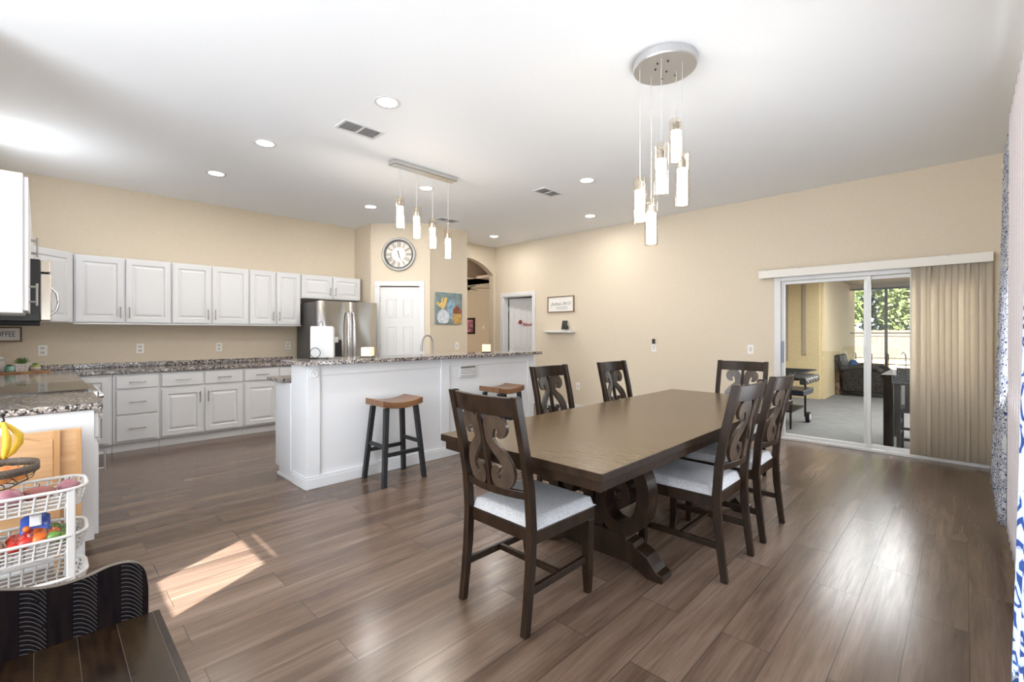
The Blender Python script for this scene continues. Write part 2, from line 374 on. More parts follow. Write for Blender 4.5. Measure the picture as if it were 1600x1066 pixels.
# arch wall
def arch_wall():
    m = MB(); xc, zc, r = 5.70, 1.71, 1.06; x1 = 6.43; x0 = 5.12; n = 28
    arc = [(x0 + (x1 - x0) * i / n, zc + math.sqrt(max(r * r - (x0 + (x1 - x0) * i / n - xc) ** 2, 0))) for i in range(n + 1)]
    for i in range(n):
        (a, za), (b, zb) = arc[i], arc[i + 1]
        m.hexa([(a, YA, za), (b, YA, zb), (b, YA + .13, zb), (a, YA + .13, za)], [(a, YA, H), (b, YA, H), (b, YA + .13, H), (a, YA + .13, H)])
    m.box(x1, XS, YA, YA + .13, 0, H); m.box(5.0, x0, YA, YA + .13, 0, H); return m
struct('wall_arch', arch_wall(), WALL)
# pantry
PA = (3.66, 6.71); PB = (4.31, 6.06); PE = 5.10
struct('wall_pantry', MB().box(3.66, 3.74, 6.74, YB, 0, H).box(PB[0], PE, 6.06, 6.14, 0, H).box(PE - .08, PE, 6.14, YA, 0, H), WALL)
ddir = Vector((1, -1, 0)).normalized(); pl = (Vector((*PB, 0)) - Vector((*PA, 0))).length
MD = T(PA[0], PA[1], 0) @ RZ(-PI / 4)  # local x along the diagonal, -y out into the room
struct('wall_diagonal', MB(MD).box(-.0, .125, 0, .09, 0, H).box(.785, pl + .02, 0, .09, 0, H).box(.125, .785, 0, .09, 2.06, H), WALL)
def six_panel(M, w, h, th=.035, rows=((.12, .62), (.74, 1.42), (1.56, 1.86)), inset=.11):
    m = MB(M); m.box(0, w, 0, th, .012, h)
    mid = w / 2
    for z0, z1 in rows:
        for a, b in ((inset * .9, mid - .05), (mid + .05, w - inset * .9)):
            # raised moulding frame + raised field
            t = .012
            m.box(a, b, -.012, .0, z0, z0 + t).box(a, b, -.012, .0, z1 - t, z1).box(a, a + t, -.012, 0, z0 + t, z1 - t).box(b - t, b, -.012, 0, z0 + t, z1 - t)
            m.box(a + .04, b - .04, -.009, .0, z0 + .04, z1 - .04)
    return m
d1 = struct('door_1', six_panel(MD @ T(.147, .01, 0), .615, 2.045), TRIM, bev=.003)
MB(MD @ T(.147, .01, 0)).sphere((.56, -.05, .95), .027).cyl((.56, -.02, .95), (.56, .005, .95), .012).build('door_knob', NICK, d1)
for z in (.3, 1.05, 1.8): MB(MD @ T(.147, .01, 0)).box(-.012, .004, -.008, .01, z, z + .09).build('hinge', NICK, d1)
struct('trim_1', MB(MD).box(.06, .145, -.018, .0, 0, 2.06).box(.765, .85, -.018, 0, 0, 2.06).box(.06, .85, -.018, 0, 2.06, 2.14).box(.125, .147, 0, .09, 0, 2.06).box(.763, .785, 0, .09, 0, 2.06), TRIM, bev=.004)
# doorway in slider wall, ajar leaf
struct('trim_2', MB().box(XS - .018, XS, DY0 - .075, DY0 + .005, 0, DH + .0).box(XS - .018, XS, DY1 - .005, DY1 + .075, 0, DH).box(XS - .018, XS, DY0 - .075, DY1 + .075, DH, DH + .075)
       .box(XS, XS + .12, DY0, DY0 + .015, 0, DH).box(XS, XS + .12, DY1 - .015, DY1, 0, DH).box(XS, XS + .12, DY0, DY1, DH - .015, DH), TRIM, bev=.003)
ML = T(6.615, 6.555, 0) @ RZ(R(-80))
d2 = struct('door_2', six_panel(ML, .74, 2.005, rows=((.15, .85), (1.0, 1.86))), TRIM, bev=.003)
for z in (.28, 1.75, 1.3): MB(ML).box(-.015, .006, -.015, .01, z, z + .09).build('hinge', NICK, d2)
# rooms beyond
struct('floor', MB().box(4.9, 9.2, 6.95, 12.2, -.1, 0).box(6.6, 8.2, 4.9, 6.95, -.1, 0), FLOOR, loc=(0, 0, 0))
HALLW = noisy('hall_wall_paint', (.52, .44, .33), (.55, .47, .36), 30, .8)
struct('wall_hall', MB().box(9.0, 9.1, 6.9, 12.2, 0, 3.3).box(4.8, 9.1, 12.1, 12.2, 0, 3.3).box(4.8, 4.9, 6.95, 12.2, 0, 3.3).box(6.6, 9.1, 6.86, 6.95, 0, 3.3), HALLW)
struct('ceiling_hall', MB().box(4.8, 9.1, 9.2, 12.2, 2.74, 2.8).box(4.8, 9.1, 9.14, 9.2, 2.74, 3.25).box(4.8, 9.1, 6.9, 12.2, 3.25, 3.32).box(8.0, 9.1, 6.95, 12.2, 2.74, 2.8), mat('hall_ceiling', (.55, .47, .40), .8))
area('hall_ceiling_fill', (6.6, 9.3, 1.9), (0, 0, 1), .8, .8, 30, (1, .88, .75))  # added light to brighten the hall ceiling, no fixture there
area('hall_fill', (5.6, 10.8, 1.6), (1, -.1, .25), 1.2, 1.6, 60, (1, .90, .78))  # added fill for the room beyond the arch, no fixture modelled
struct('wall_bedroom', MB().box(8.1, 8.2, 4.9, 6.9, 0, H).box(6.6, 8.2, 4.8, 4.9, 0, H).box(6.6, 8.2, 4.8, 6.95, 2.6, 2.7), WALL)
# baseboards
struct('baseboard_slider', MB().box(XS - .014, XS, SY1 + .05, DY0 - .075, 0, .085).box(XS - .014, XS, YR, SY0 - .04, 0, .13), TRIM, bev=.004)
struct('baseboard_right', MB().box(-3.2, XS - .014, YR, YR + .014, 0, .11), TRIM, bev=.004)
struct('baseboard_pantry', MB().box(PB[0] + .02, PE, 6.046, 6.06, 0, .085).box(PE, PE + .014, 6.06, YA, 0, .085), TRIM)

# ------------------------------------------------------------------ sliding door (window_1)
wf = MB(); fx0, fx1 = XS - .03, XS + .11
wf.box(fx0, fx1, SY1 - .045, SY1 + .03, 0, SH + .03).box(fx0, fx1, SY0 - .03, SY0 + .04, 0, SH + .03).box(fx0, fx1, SY0 + .04, SY1 - .045, SH - .04, SH + .03).box(fx0, fx1, SY0 + .04, SY1 - .045, 0, .03)
w1 = struct('window_1', wf, TRIM, bev=.004)
def sash(y0, y1, x, name='sash'):
    m = MB(); t = .038; m.box(x, x + .03, y0, y0 + t, .03, SH - .04).box(x, x + .03, y1 - t, y1, .03, SH - .04).box(x, x + .03, y0 + t, y1 - t, .03, .03 + t).box(x, x + .03, y0 + t, y1 - t, SH - .04 - t, SH - .04)
    s_ = m.build(name, TRIM, w1, bev=.003)
    MB().box(x + .012, x + .018, y0 + t - .002, y1 - t + .002, .03 + t - .002, SH - .04 - t + .002).build('pane', GLASS, s_); return s_
sA = sash(.745, SY1 - .045, XS + .01); sB = sash(SY0 + .04, .815, XS + .05)
MB().box(XS - .012, XS + .012, SY1 - .078, SY1 - .056, .95, 1.22).cyl((XS - .014, SY1 - .067, 1.0), (XS - .014, SY1 - .067, 1.17), .006, 8).build('door_pull', mat('pull_blue_grey', (.25, .3, .4), .3), sA)
# valance and vertical blinds
va = root('blind_valance', (XS - .08, .83, 2.0), 'long cream valance box over the sliding glass door', 'valance')
MB().box(XS - .125, XS - .115, -.2, 1.86, 2.005, 2.10).box(XS - .115, XS - .0, -.2, -.19, 2.005, 2.10).box(XS - .115, XS - 0, 1.85, 1.86, 2.005, 2.10).build('valance_face', mat('valance_cream', (.76, .73, .68), .55), va, bev=.003)
MB().box(XS - .09, XS - .05, -.18, 1.84, 2.03, 2.07).build('headrail', TRIM, va)
for y in (.1, .75, 1.4, 1.75): MB().box(XS - .13, XS - .11, y, y + .03, 2.093, 2.108).build('clip', WPL, va)
bl = root('vertical_blinds', (XS - .07, .11, .03), 'cream fabric vertical blinds drawn together beside the sliding door', 'blinds')
nsl = 12
for i in range(nsl):
    y = -.155 + i * .52 / (nsl - 1); a = R(62 if i % 3 else 35) if i % 2 else R(72)
    if i >= nsl - 2: a = R(86)
    if i < 3: a = R(80)
    M = T(XS - .075, y, 0) @ RZ(a)
    def sl(u, v, M=M): x = (u - .5) * .089; return (x, .007 * (1 - (2 * u - 1) ** 2), .045 + v * 1.98)
    MB(M).grid(sl, 6, 1).build('vane', BLIND, bl, solid=.0015)
MB().tube([(XS - .13, .40, 1.98), (XS - .13, .40, 1.0)], .004, 6).build('wand', TRIM, bl)

# ------------------------------------------------------------------ cabinets
def panel_door(M, w, h, th=.02, rail=.055, plain=False):
    """raised-panel door: local x 0..w, z 0..h, face at y=-th"""
    m = MB(M)
    if plain:
        m.box(0, w, -th, 0, 0, h); return m
    g = .010
    loops = [(0, -th), (rail, -th), (rail + .008, -th + g), (rail + .018, -th + g), (rail + .04, -th + .001)]
    vs = []
    for d, y in loops: vs += [(d, y, d), (w - d, y, d), (w - d, y, h - d), (d, y, h - d)]
    vs += [(0, 0, 0), (w, 0, 0), (w, 0, h), (0, 0, h)]; fs = []
    for k in range(len(loops) - 1):
        for j in range(4): fs.append((k * 4 + j, k * 4 + (j + 1) % 4, (k + 1) * 4 + (j + 1) % 4, (k + 1) * 4 + j))
    L = len(loops) * 4; fs.append(tuple(range(L - 4, L))); fs.append((L + 3, L + 2, L + 1, L))
    for j in range(4): fs.append((j, L + j, L + (j + 1) % 4, (j + 1) % 4))
    m.add(vs, fs); return m
def bar_handle(M, x, z, vert=True, L=.13):
    m = MB(M); y = -.052; h = L / 2
    if vert: m.tube([(x, y, z - h), (x, y, z + h)], .006, 8); a = [(x, z - h * .7), (x, z + h * .7)]
    else: m.tube([(x - h, y, z), (x + h, y, z)], .006, 8); a = [(x - h * .7, z), (x + h * .7, z)]
    for ax, az in a: m.cyl((ax, -.018, az), (ax, y, az), .0045, 8)
    return m
def cabinet(name, M, w, d, z0, z1, label, doors=(), drawers=(), toe=True, group=None, mt=None, hbev=.0015):
    """M: local frame, x along width, -y out to the room, y=0 the face frame plane, body behind (y 0..d)"""
    mt = mt or CAB; c = M @ Vector((w / 2, d / 2, z0)); r = root(name, c, label, 'cabinet', group)
    b = MB(M)
    if toe: b.box(0, w, 0, d, .10, z1); b.box(0, w, .04, d, 0, .10)
    else: b.box(0, w, 0, d, z0, z1)
    b.build('body', mt, r, bev=.002)
    for (x0, x1, za, zb, hs) in doors:
        dd = panel_door(M @ T(x0, 0, za), x1 - x0, zb - za).build('door', mt, r, bev=hbev)
        if hs:
            hx = (x1 - x0) - .03 if hs[0] == 'r' else .03; hz = .11 if hs[1] == 'b' else (zb - za) - .11
            bar_handle(M @ T(x0, 0, za), hx, hz).build('handle', NICK, dd)
    for (x0, x1, za, zb) in drawers:
        dd = panel_door(M @ T(x0, 0, za), x1 - x0, zb - za, plain=True).build('drawer', mt, r, bev=.004)
        bar_handle(M @ T(x0, 0, za), (x1 - x0) / 2, (zb - za) * .5, False, .15).build('handle', NICK, dd)
    return r
MK = T(0, 6.64, 0)
cabinet('base_cabinet', MK @ T(.22, 0, 0), .33, .59, 0, .868, 'narrow white base cabinet in the kitchen corner, left of the three-drawer unit', doors=[(.02, .30, .125, .84, None)])
cabinet('drawer_cabinet', MK @ T(.553, 0, 0), .415, .59, 0, .868, 'white base cabinet with three stacked drawers below the granite worktop', drawers=[(.03, .39, .705, .845), (.03, .39, .42, .685), (.03, .39, .125, .40)])
cabinet('base_cabinet', MK @ T(.97, 0, 0), .86, .59, 0, .868, 'white double base cabinet with two doors and two drawers', doors=[(.015, .415, .125, .66, 'rt'), (.44, .845, .125, .66, 'lt')], drawers=[(.015, .415, .70, .845), (.44, .845, .70, .845)])
cabinet('base_cabinet', MK @ T(1.832, 0, 0), .86, .59, 0, .868, 'white base cabinet between the double cabinet and the fridge, half behind the island', doors=[(.015, .415, .125, .66, 'rt'), (.44, .845, .125, .66, 'lt')], drawers=[(.015, .415, .70, .845), (.44, .845, .70, .845)])
MU = T(0, 6.95, 0)
UZ0, UZ1 = 1.432, 2.185
cabinet('wall_cabinet', MU @ T(.256, 0, 0), .872, .28, UZ0, UZ1, 'widest white two-door wall cabinet, nearest the microwave corner', doors=[(.015, .423, .018, .74, 'rb'), (.442, .862, .018, .74, 'lb')], toe=False) if False else None
def upper(x0, w, z0, label, doors):
    return cabinet('wall_cabinet', MU @ T(x0, 0, 0), w, .275, z0, UZ1, label, doors=[(a, b, z0 + .012, UZ1 - .015, h) for a, b, h in doors], toe=False)
upper(.256, .868, UZ0, 'widest white two-door wall cabinet, next to the angled corner cabinet', [(.015, .42, 'rb'), (.44, .858, 'lb')])
upper(1.126, .858, UZ0, 'white two-door wall cabinet in the middle of the kitchen row', [(.012, .41, 'rb'), (.43, .845, 'lb')])
upper(1.986, .682, UZ0, 'white two-door wall cabinet just left of the fridge cabinet', [(.01, .33, 'rb'), (.352, .672, 'lb')])
upper(2.670, .935, 1.825, 'short white two-door wall cabinet over the refrigerator', [(.01, .462, 'rb'), (.482, .925, 'lb')])
MB().box(.25, 2.67, 6.93, 6.96, 1.418, 1.43).build('light_rail', CAB) and None
lr = bpy.data.objects['light_rail']; tag(lr, 'thin white rail under the kitchen wall cabinets', 'trim')
# diagonal corner wall cabinet
cd = root('corner_wall_cabinet', (-.05, 6.95, UZ0), 'white single-door wall cabinet set at an angle in the kitchen corner', 'cabinet')
MB().prism([(-.09, 6.61), (.252, 6.95), (.252, 7.235), (-.395, 7.235), (-.395, 6.61)], 2, UZ0, UZ1 + .01).build('body', CAB, cd, bev=.002)
MCd = T(-.09, 6.61, 0) @ RZ(PI / 4)
dd = panel_door(MCd @ T(.03, 0, UZ0 + .012), .42, .735).build('door', CAB, cd, bev=.0015)
# left-run (along left wall, facing +X)
def LM(y0, xf): return T(xf, y0, 0) @ RZ(PI / 2)   # local x -> +Y, -y -> +X
er = cabinet('base_cabinet', LM(3.68, .225), .79, .62, 0, .868, 'white end base cabinet at the left edge beside the range, board leaning on it', doors=[(.02, .77, .125, .66, 'lt')], drawers=[(.02, .77, .70, .845)])
cabinet('base_cabinet', LM(5.24, .225), 1.0, .62, 0, .868, 'white base cabinet between range and kitchen corner', doors=[(.03, .48, .125, .66, 'rt')], drawers=[(.03, .48, .70, .845)])
cabinet('wall_cabinet', LM(3.63, -.065), .77, .33, UZ0, UZ1, 'tall white wall cabinet at the left edge seen side on, nearest the camera', doors=[(.01, .375, UZ0 + .012, UZ1 - .015, 'rb'), (.395, .76, UZ0 + .012, UZ1 - .015, 'lb')], toe=False)
cabinet('wall_cabinet', LM(4.41, -.065), .765, .33, 1.82, UZ1, 'short white wall cabinet above the microwave', doors=[(.01, .375, 1.83, UZ1 - .015, 'rb'), (.39, .755, 1.83, UZ1 - .015, 'lb')], toe=False)
cabinet('wall_cabinet', LM(5.18, -.065), 1.40, .33, UZ0, UZ1, 'white wall cabinet between microwave and angled corner cabinet', doors=[(.01, .69, UZ0 + .012, UZ1 - .015, 'rb'), (.71, 1.39, UZ0 + .012, UZ1 - .015, 'lb')], toe=False)
# microwave
mw = root('microwave', (-.15, 4.79, 1.39), 'stainless over-the-range microwave with black side and curved handle', 'microwave')
MMW = LM(4.42, .0)
MB(MMW).box(0, .745, 0, .39, 1.40, 1.815).build('body', BLK, mw, bev=.004)
MB(MMW).box(0, .745, -.055, 0, 1.405, 1.72).build('door', STEEL, mw, bev=.006)
MB(MMW).box(0, .745, -.05, 0, 1.728, 1.812).build('vent_panel', STEEL, mw, bev=.006)
MB(MMW).tube([(.60, -.055, 1.46), (.60, -.09, 1.50), (.60, -.10, 1.56), (.60, -.09, 1.63), (.60, -.055, 1.67)], .009, 8).build('handle', CHROME, mw)
MB(MMW).box(.01, .735, .0, .38, 1.375, 1.40).build('underside_panel', BLKM, mw, bev=.004)
# range
rg = root('range', (-.08, 4.86, 0), 'slide-in electric range with black glass cooktop between the left cabinets', 'range')
MR = LM(4.475, .235)
MB(MR).box(0, .76, 0, .62, .02, .885).build('body', STEEL, rg, bev=.004)
MB(MR).box(-.005, .765, -.02, .63, .887, .922).build('cooktop', SMOKE, rg, bev=.001)
MB(MR).box(0, .76, -.065, -.0, .80, .905).build('control_panel', STEEL, rg, bev=.01)
for k in range(4): MB(MR).cyl((.12 + .17 * k, -.065, .855), (.12 + .17 * k, -.095, .86), .022, 16).build('knob', CHROME, rg)
dr = MB(MR).box(.01, .75, -.03, 0, .17, .77).build('oven_door', STEEL, rg, bev=.006)
MB(MR).tube([(.05, -.075, .72), (.71, -.075, .72)], .011, 8).cyl((.08, -.03, .72), (.08, -.075, .72), .007, 8).cyl((.68, -.03, .72), (.68, -.075, .72), .007, 8).build('handle', CHROME, dr)
# worktops
def top(name, mb, label): return tag(mb.build(name, GRAN, bev=.006), label, 'countertop')
top('worktop', MB().box(.262, 2.66, 6.605, 7.235, .872, .908).box(.262, 2.66, 7.205, 7.235, .908, .965), 'speckled brown granite worktop with upstand along the kitchen wall')
top('worktop', MB().box(-.395, .262, 5.243, 7.235, .872, .908).box(-.395, .262, 7.205, 7.235, .908, .965), 'granite corner worktop behind the cooktop holding the plant tray')
top('worktop', MB().box(-.395, .262, 3.655, 4.468, .872, .910), 'granite end worktop at the left edge in front of the cooktop')
# refrigerator
fr = root('refrigerator', (3.17, 6.85, 0), 'stainless french-door refrigerator with dark grey side and water dispenser', 'refrigerator')
MB().box(2.715, 3.625, 6.52, 7.21, .02, 1.76).build('body', DSTEEL, fr, bev=.006)
def fdoor(x0, x1, z0, z1, name='door'):
    def f(u, v, x0=x0, x1=x1, z0=z0, z1=z1): t = 2 * u - 1; return (x0 + (x1 - x0) * u, 6.455 - .02 * (1 - t ** 4) - .0025 * math.sin(v * 9 + u * 5), z0 + (z1 - z0) * v)
    m = MB(); m.grid(f, 18, 16)
    m.box(x0 + .001, x1 - .001, 6.457, 6.515, z0 + .001, z1 - .001); return m.build(name, STEEL, fr)
dl = fdoor(2.72, 3.172, .68, 1.775); dr_ = fdoor(3.18, 3.62, .68, 1.775); fdoor(2.72, 3.62, .06, .67, 'freezer_drawer')
for x, dirn in ((3.135, -1), (3.215, 1)):
    MB().tube([(x, 6.44, 1.62), (x, 6.40, 1.60), (x + dirn * .004, 6.375, 1.45), (x + dirn * .008, 6.37, 1.2), (x + dirn * .004, 6.375, .95), (x, 6.40, .80), (x, 6.44, .78)], .016, 10).build('handle', CHROME, dl if dirn < 0 else dr_)
dsp = MB().box(2.83, 3.05, 6.425, 6.46, .98, 1.22).build('dispenser', BLK, fr, bev=.01)
MB().box(2.85, 2.99, 6.405, 6.425, 1.18, 1.26).build('dispenser_panel', mat('light_steel', (.75, .75, .76), .25, .6), dsp, bev=.004)
# ------------------------------------------------------------------ island
IX0, IX1 = 1.57, 4.43; IY = 3.965
isl = root('kitchen_island', (3.0, 4.3, 0), 'white panelled kitchen island with raised breakfast bar facing the dining table', 'kitchen island')
MB().box(IX0, IX1, IY, IY + .33, 0, 1.045).build('bar_wall', CABI, isl)
MB().box(IX0 - .01, IX1, IY + .33, 4.66, .08, .868).box(IX0, IX1, IY + .33, 4.60, 0, .08).build('cabinet_body', CABI, isl, bev=.002)
for x in (IX0, 2.965, IX1 - .11):
    p = MB().box(x, x + .11, IY - .018, IY, .10, 1.045).build('pilaster', CABI, isl, bev=.003)
    MB().box(x + .012, x + .098, IY - .026, IY - .018, .93, 1.02).lathe((0, 0, 0), [(0.001, 0), (0.001, 0)]).build('rosette_block', CABI, p, bev=.004) if x == IX0 else None
rs = MB(T(IX0 + .055, IY - .026, .975) @ RX(PI / 2)); rs.lathe((0, 0, 0), [(.036, 0), (.036, .005), (.028, .008), (.022, .004), (.014, .004), (.009, .009), (.001, .010)]); rs.build('rosette', CABI, isl)
MB().box(IX0 + .11, IX1 - .11, IY - .012, IY, .955, 1.045).build('top_rail', CABI, isl, bev=.003)
MB().box(IX0 - .016, IX1 + .016, IY - .03, IY - .0, 0, .085).box(IX0 - .016, IX1 + .016, IY - .024, IY, .085, .105).box(IX0 - .02, IX0, IY, IY + .27, 0, .085).box(IX0 - .015, IX0, IY, IY + .27, .085, .105).build('baseboard', CABI, isl, bev=.004)
MB().box(IX0 - .018, IX0 - .008, IY + .27, 4.60, 0, .03).build('toe_moulding', CABI, isl, bev=.004)
bt = tag(MB().box(1.50, 4.50, 3.86, 4.36, 1.048, 1.083).build('worktop', GRAN, bev=.006), 'long raised granite bar top on the island', 'countertop')
tag(MB().box(1.50, 4.46, 4.362, 4.72, .872, .908).build('worktop', GRAN, bev=.006), 'lower granite worktop on the kitchen side of the island', 'countertop')
vt = root('wall_vent', (3.335, IY - .01, .82), 'small white louvred vent plate on the island front', 'vent')
MB().box(3.21, 3.46, IY - .014, IY, .825, .975).build('frame', TRIM, vt, bev=.004)
for k in range(4): MB(T(3.335, IY - .018, .85 + k * .03) @ RX(R(30))).box(-.10, .10, -.006, .006, -.009, .009).build('louvre', TRIM if k < 3 else SLOT, vt)
tag(MB().box(4.06, 4.13, IY - .006, IY, .32, .44).build('outlet', OUTL, bev=.002), 'white outlet low on the island front by the far stool', 'outlet')
# faucet
fa = root('faucet', (3.30, 4.62, .908), 'brushed nickel gooseneck faucet at the island sink', 'faucet')
arc = [(3.34, 4.62, .91), (3.34, 4.62, 1.17)] + [(3.265 + .075 * math.cos(a), 4.62, 1.20 + .075 * math.sin(a) * 1.2) for a in [PI * i / 12 for i in range(1, 12)]] + [(3.185, 4.62, 1.18)]
MB().tube(arc, .011, 10).build('spout', NICK, fa)
MB().tube([(3.185, 4.62, 1.19), (3.175, 4.62, 1.10)], [.014, .018], 10).build('spray_head', NICK, fa)
MB().cyl((3.34, 4.62, .908), (3.34, 4.62, .95), .024, 16).build('base', NICK, fa)
# things on the bar
wb = root('board_in_stand', (1.81, 4.2, 1.083), 'white upright board standing in a black wire ring stand on the bar', 'board')
def rr(x0, x1, z0, z1, r):
    pts = [(x0, z0), (x1, z0)]
    pts += [(x1 - r + r * math.cos(a), z1 - r + r * math.sin(a)) for a in [PI / 2 * i / 6 for i in range(7)]]
    pts += [(x0 + .012 - .012 * math.sin(a), z1 - .012 + .012 * math.cos(a)) for a in [PI / 2 * i / 3 for i in range(4)]]; return pts
MWB = T(1.81, 4.2, 1.083) @ RZ(R(-44))
MB(MWB).prism(rr(-.105, .105, .012, .30, .035), 1, -.02, .02).build('panel', mat('board_white', (.52, .52, .52), .5), wb, bev=.004)
MB(MWB).tube([(-.045 + .045 * math.cos(a), -.055, .058 + .045 * math.sin(a)) for a in [2 * PI * i / 28 for i in range(28)]], .003, 6, closed=True).tube([(-.10, -.06, .006), (.06, -.06, .006)], .004, 6).tube([(-.10, -.06, .012), (-.10, .06, .012)], .004, 6).tube([(.06, -.06, .012), (.06, .06, .012)], .004, 6).build('wire_stand', BLKM, wb)
MB(MWB).tube([(-.03, .03, .012), (-.045, .03, .32), (-.03, .03, .345), (-.008, .03, .335), (-.005, .03, .012)], .003, 6).build('wire_loop', BLKM, wb)
def candle(x, y, label):
    r = root('tealight_holder', (x, y, 1.083), label, 'candle holder', 'tealight holders on the bar')
    M = T(x, y, 1.083) @ RZ(R(-44)); MB(M).box(-.055, .055, -.055, .055, 0, .014).build('base', BLK, r, bev=.002); MB(M).box(-.05, .05, -.05, .05, .015, .098).build('shade', CAND, r, bev=.003); return r
candle(2.22, 4.13, 'glowing square wooden tealight holder on the bar in front of the fridge')
candle(3.75, 4.10, 'glowing square wooden tealight holder on the bar in front of the arch')

# ------------------------------------------------------------------ stools
def make_stool(loc, label, rz=0):
    M = T(*loc); r = root('bar_stool', loc, label, 'bar stool', 'saddle-seat bar stools at the island')
    def seat():
        m = MB(M); nx, ny = 12, 4; W, D = .205, .155
        def zt(u): return .735 - .028 * (1 - (2 * u - 1) ** 2) + .0
        vs = []; 
        for i in range(nx + 1):
            u = i / nx; x = -W + 2 * W * u
            for y, z in ((-D, zt(u)), (D, zt(u)), (D, zt(u) - .055 if abs(2 * u - 1) > .0 else 0), (-D, zt(u) - .055)): vs.append((x, y, z if z else zt(u) - .055))
        fs = [(i * 4 + j, (i + 1) * 4 + j, (i + 1) * 4 + (j + 1) % 4, i * 4 + (j + 1) % 4) for i in range(nx) for j in range(4)] + [(0, 1, 2, 3), (nx * 4 + 3, nx * 4 + 2, nx * 4 + 1, nx * 4)]
        m.add(vs, fs); return m
    seat().build('seat', STSEAT, r, bev=.006)
    foot = {}
    for sx in (-1, 1):
        for sy in (-1, 1):
            a = .021; bx, by = sx * .205, sy * .172; tx, ty = sx * .15, sy * .115; tz = .675 if True else 0
            q = lambda x, y, z, h: [(x - h, y - h, z), (x + h, y - h, z), (x + h, y + h, z), (x - h, y + h, z)]
            MB(M).hexa(q(bx, by, 0, .019), q(tx, ty, .662, .021)).build('leg', STOOLB, r, bev=.003)
    def at(sx, sy, z): t = z / .665; return (sx * (.205 - .055 * t), sy * (.172 - .057 * t), z)
    for s_, z in ((-1, .26), (1, .26)):
        a = at(-1, s_, z); b = at(1, s_, z); MB(M).box(a[0], b[0], a[1] - .01, a[1] + .01, z - .017, z + .017).build('stretcher', STOOLB, r, bev=.002)
        a = at(s_, -1, z + .07); b = at(s_, 1, z + .07); MB(M).box(a[0] - .01, a[0] + .01, a[1], b[1], z + .053, z + .087).build('stretcher', STOOLB, r, bev=.002)
    return r
st = make_stool((2.262, 3.715, 0), 'brown saddle-seat bar stool with black legs, nearer the island corner')
copy_to(st, (3.62, 3.70, 0), label='brown saddle-seat bar stool with black legs, partly hidden behind the end dining chair')

# ------------------------------------------------------------------ dining table
TX0, TX1, TY0, TY1 = 1.565, 4.425, 1.03, 2.09
tb = root('dining_table', ((TX0 + TX1) / 2, (TY0 + TY1) / 2, 0), 'long dark brown double-pedestal dining table with scroll bases', 'table')
tp = MB().box(TX0, TX1, TY0, TY1, .722, .76).build('tabletop', [TOPW, DARK], tb, bev=.003)
for p_ in tp.data.polygons: p_.material_index = 0 if p_.normal.z > .5 else 1
MB().box(TX0 + .02, TX1 - .02, TY0 + .02, TY1 - .02, .675, .721).build('apron', DARK, tb, bev=.003)
cy = (TY0 + TY1) / 2
def catmull(P, n=6):
    out = []
    for i in range(len(P) - 1):
        p0, p1, p2, p3 = P[max(i - 1, 0)], P[i], P[i + 1], P[min(i + 2, len(P) - 1)]
        for k in range(n):
            t = k / n
            out.append(tuple(.5 * (2 * p1[j] + (p2[j] - p0[j]) * t + (2 * p0[j] - 5 * p1[j] + 4 * p2[j] - p3[j]) * t * t + (3 * p1[j] - p0[j] - 3 * p2[j] + p3[j]) * t ** 3) for j in range(len(p1))))
    out.append(P[-1]); return out
def pedestal(x):
    for sgn in (-1, 1):
        P = [(.10, .66, .075), (.20, .615, .075), (.285, .54, .075), (.315, .43, .075), (.285, .30, .075), (.20, .225, .075), (.10, .24, .07), (.045, .33, .07), (.06, .44, .07), (.13, .49, .065), (.20, .45, .055), (.205, .385, .05), (.16, .36, .05)]
        Q = catmull(P, 6)
        MB().stroke([(q[0], q[1]) for q in Q], [q[2] for q in Q], lambda u, v, o: (x + o, cy + sgn * u, v), .10).build('scroll', DARK, tb, bev=.003)
    half = [(0, .045), (.22, .045), (.30, .02), (.34, .0), (.425, .0), (.43, .012), (.425, .04), (.395, .05), (.375, .075), (.34, .115), (.30, .135), (.27, .14), (.26, .165), (.215, .17), (.21, .195), (0, .195)]
    poly = [(cy + a, b) for a, b in half] + [(cy - a, b) for a, b in half[::-1][1:-1]]
    MB().prism(poly, 0, x - .055, x + .055).build('foot', DARK, tb, bev=.003)
    MB().box(x - .035, x + .035, cy - .05, cy + .05, .19, .68).build('post', DARK, tb, bev=.003)
    MB().box(x - .06, x + .06, cy - .40, cy + .40, .645, .68).build('bearer', DARK, tb, bev=.003)
pedestal(2.335); pedestal(3.655)
MB().box(2.38, 3.61, cy - .022, cy + .022, .215, .30).build('stretcher', DARK, tb, bev=.003)

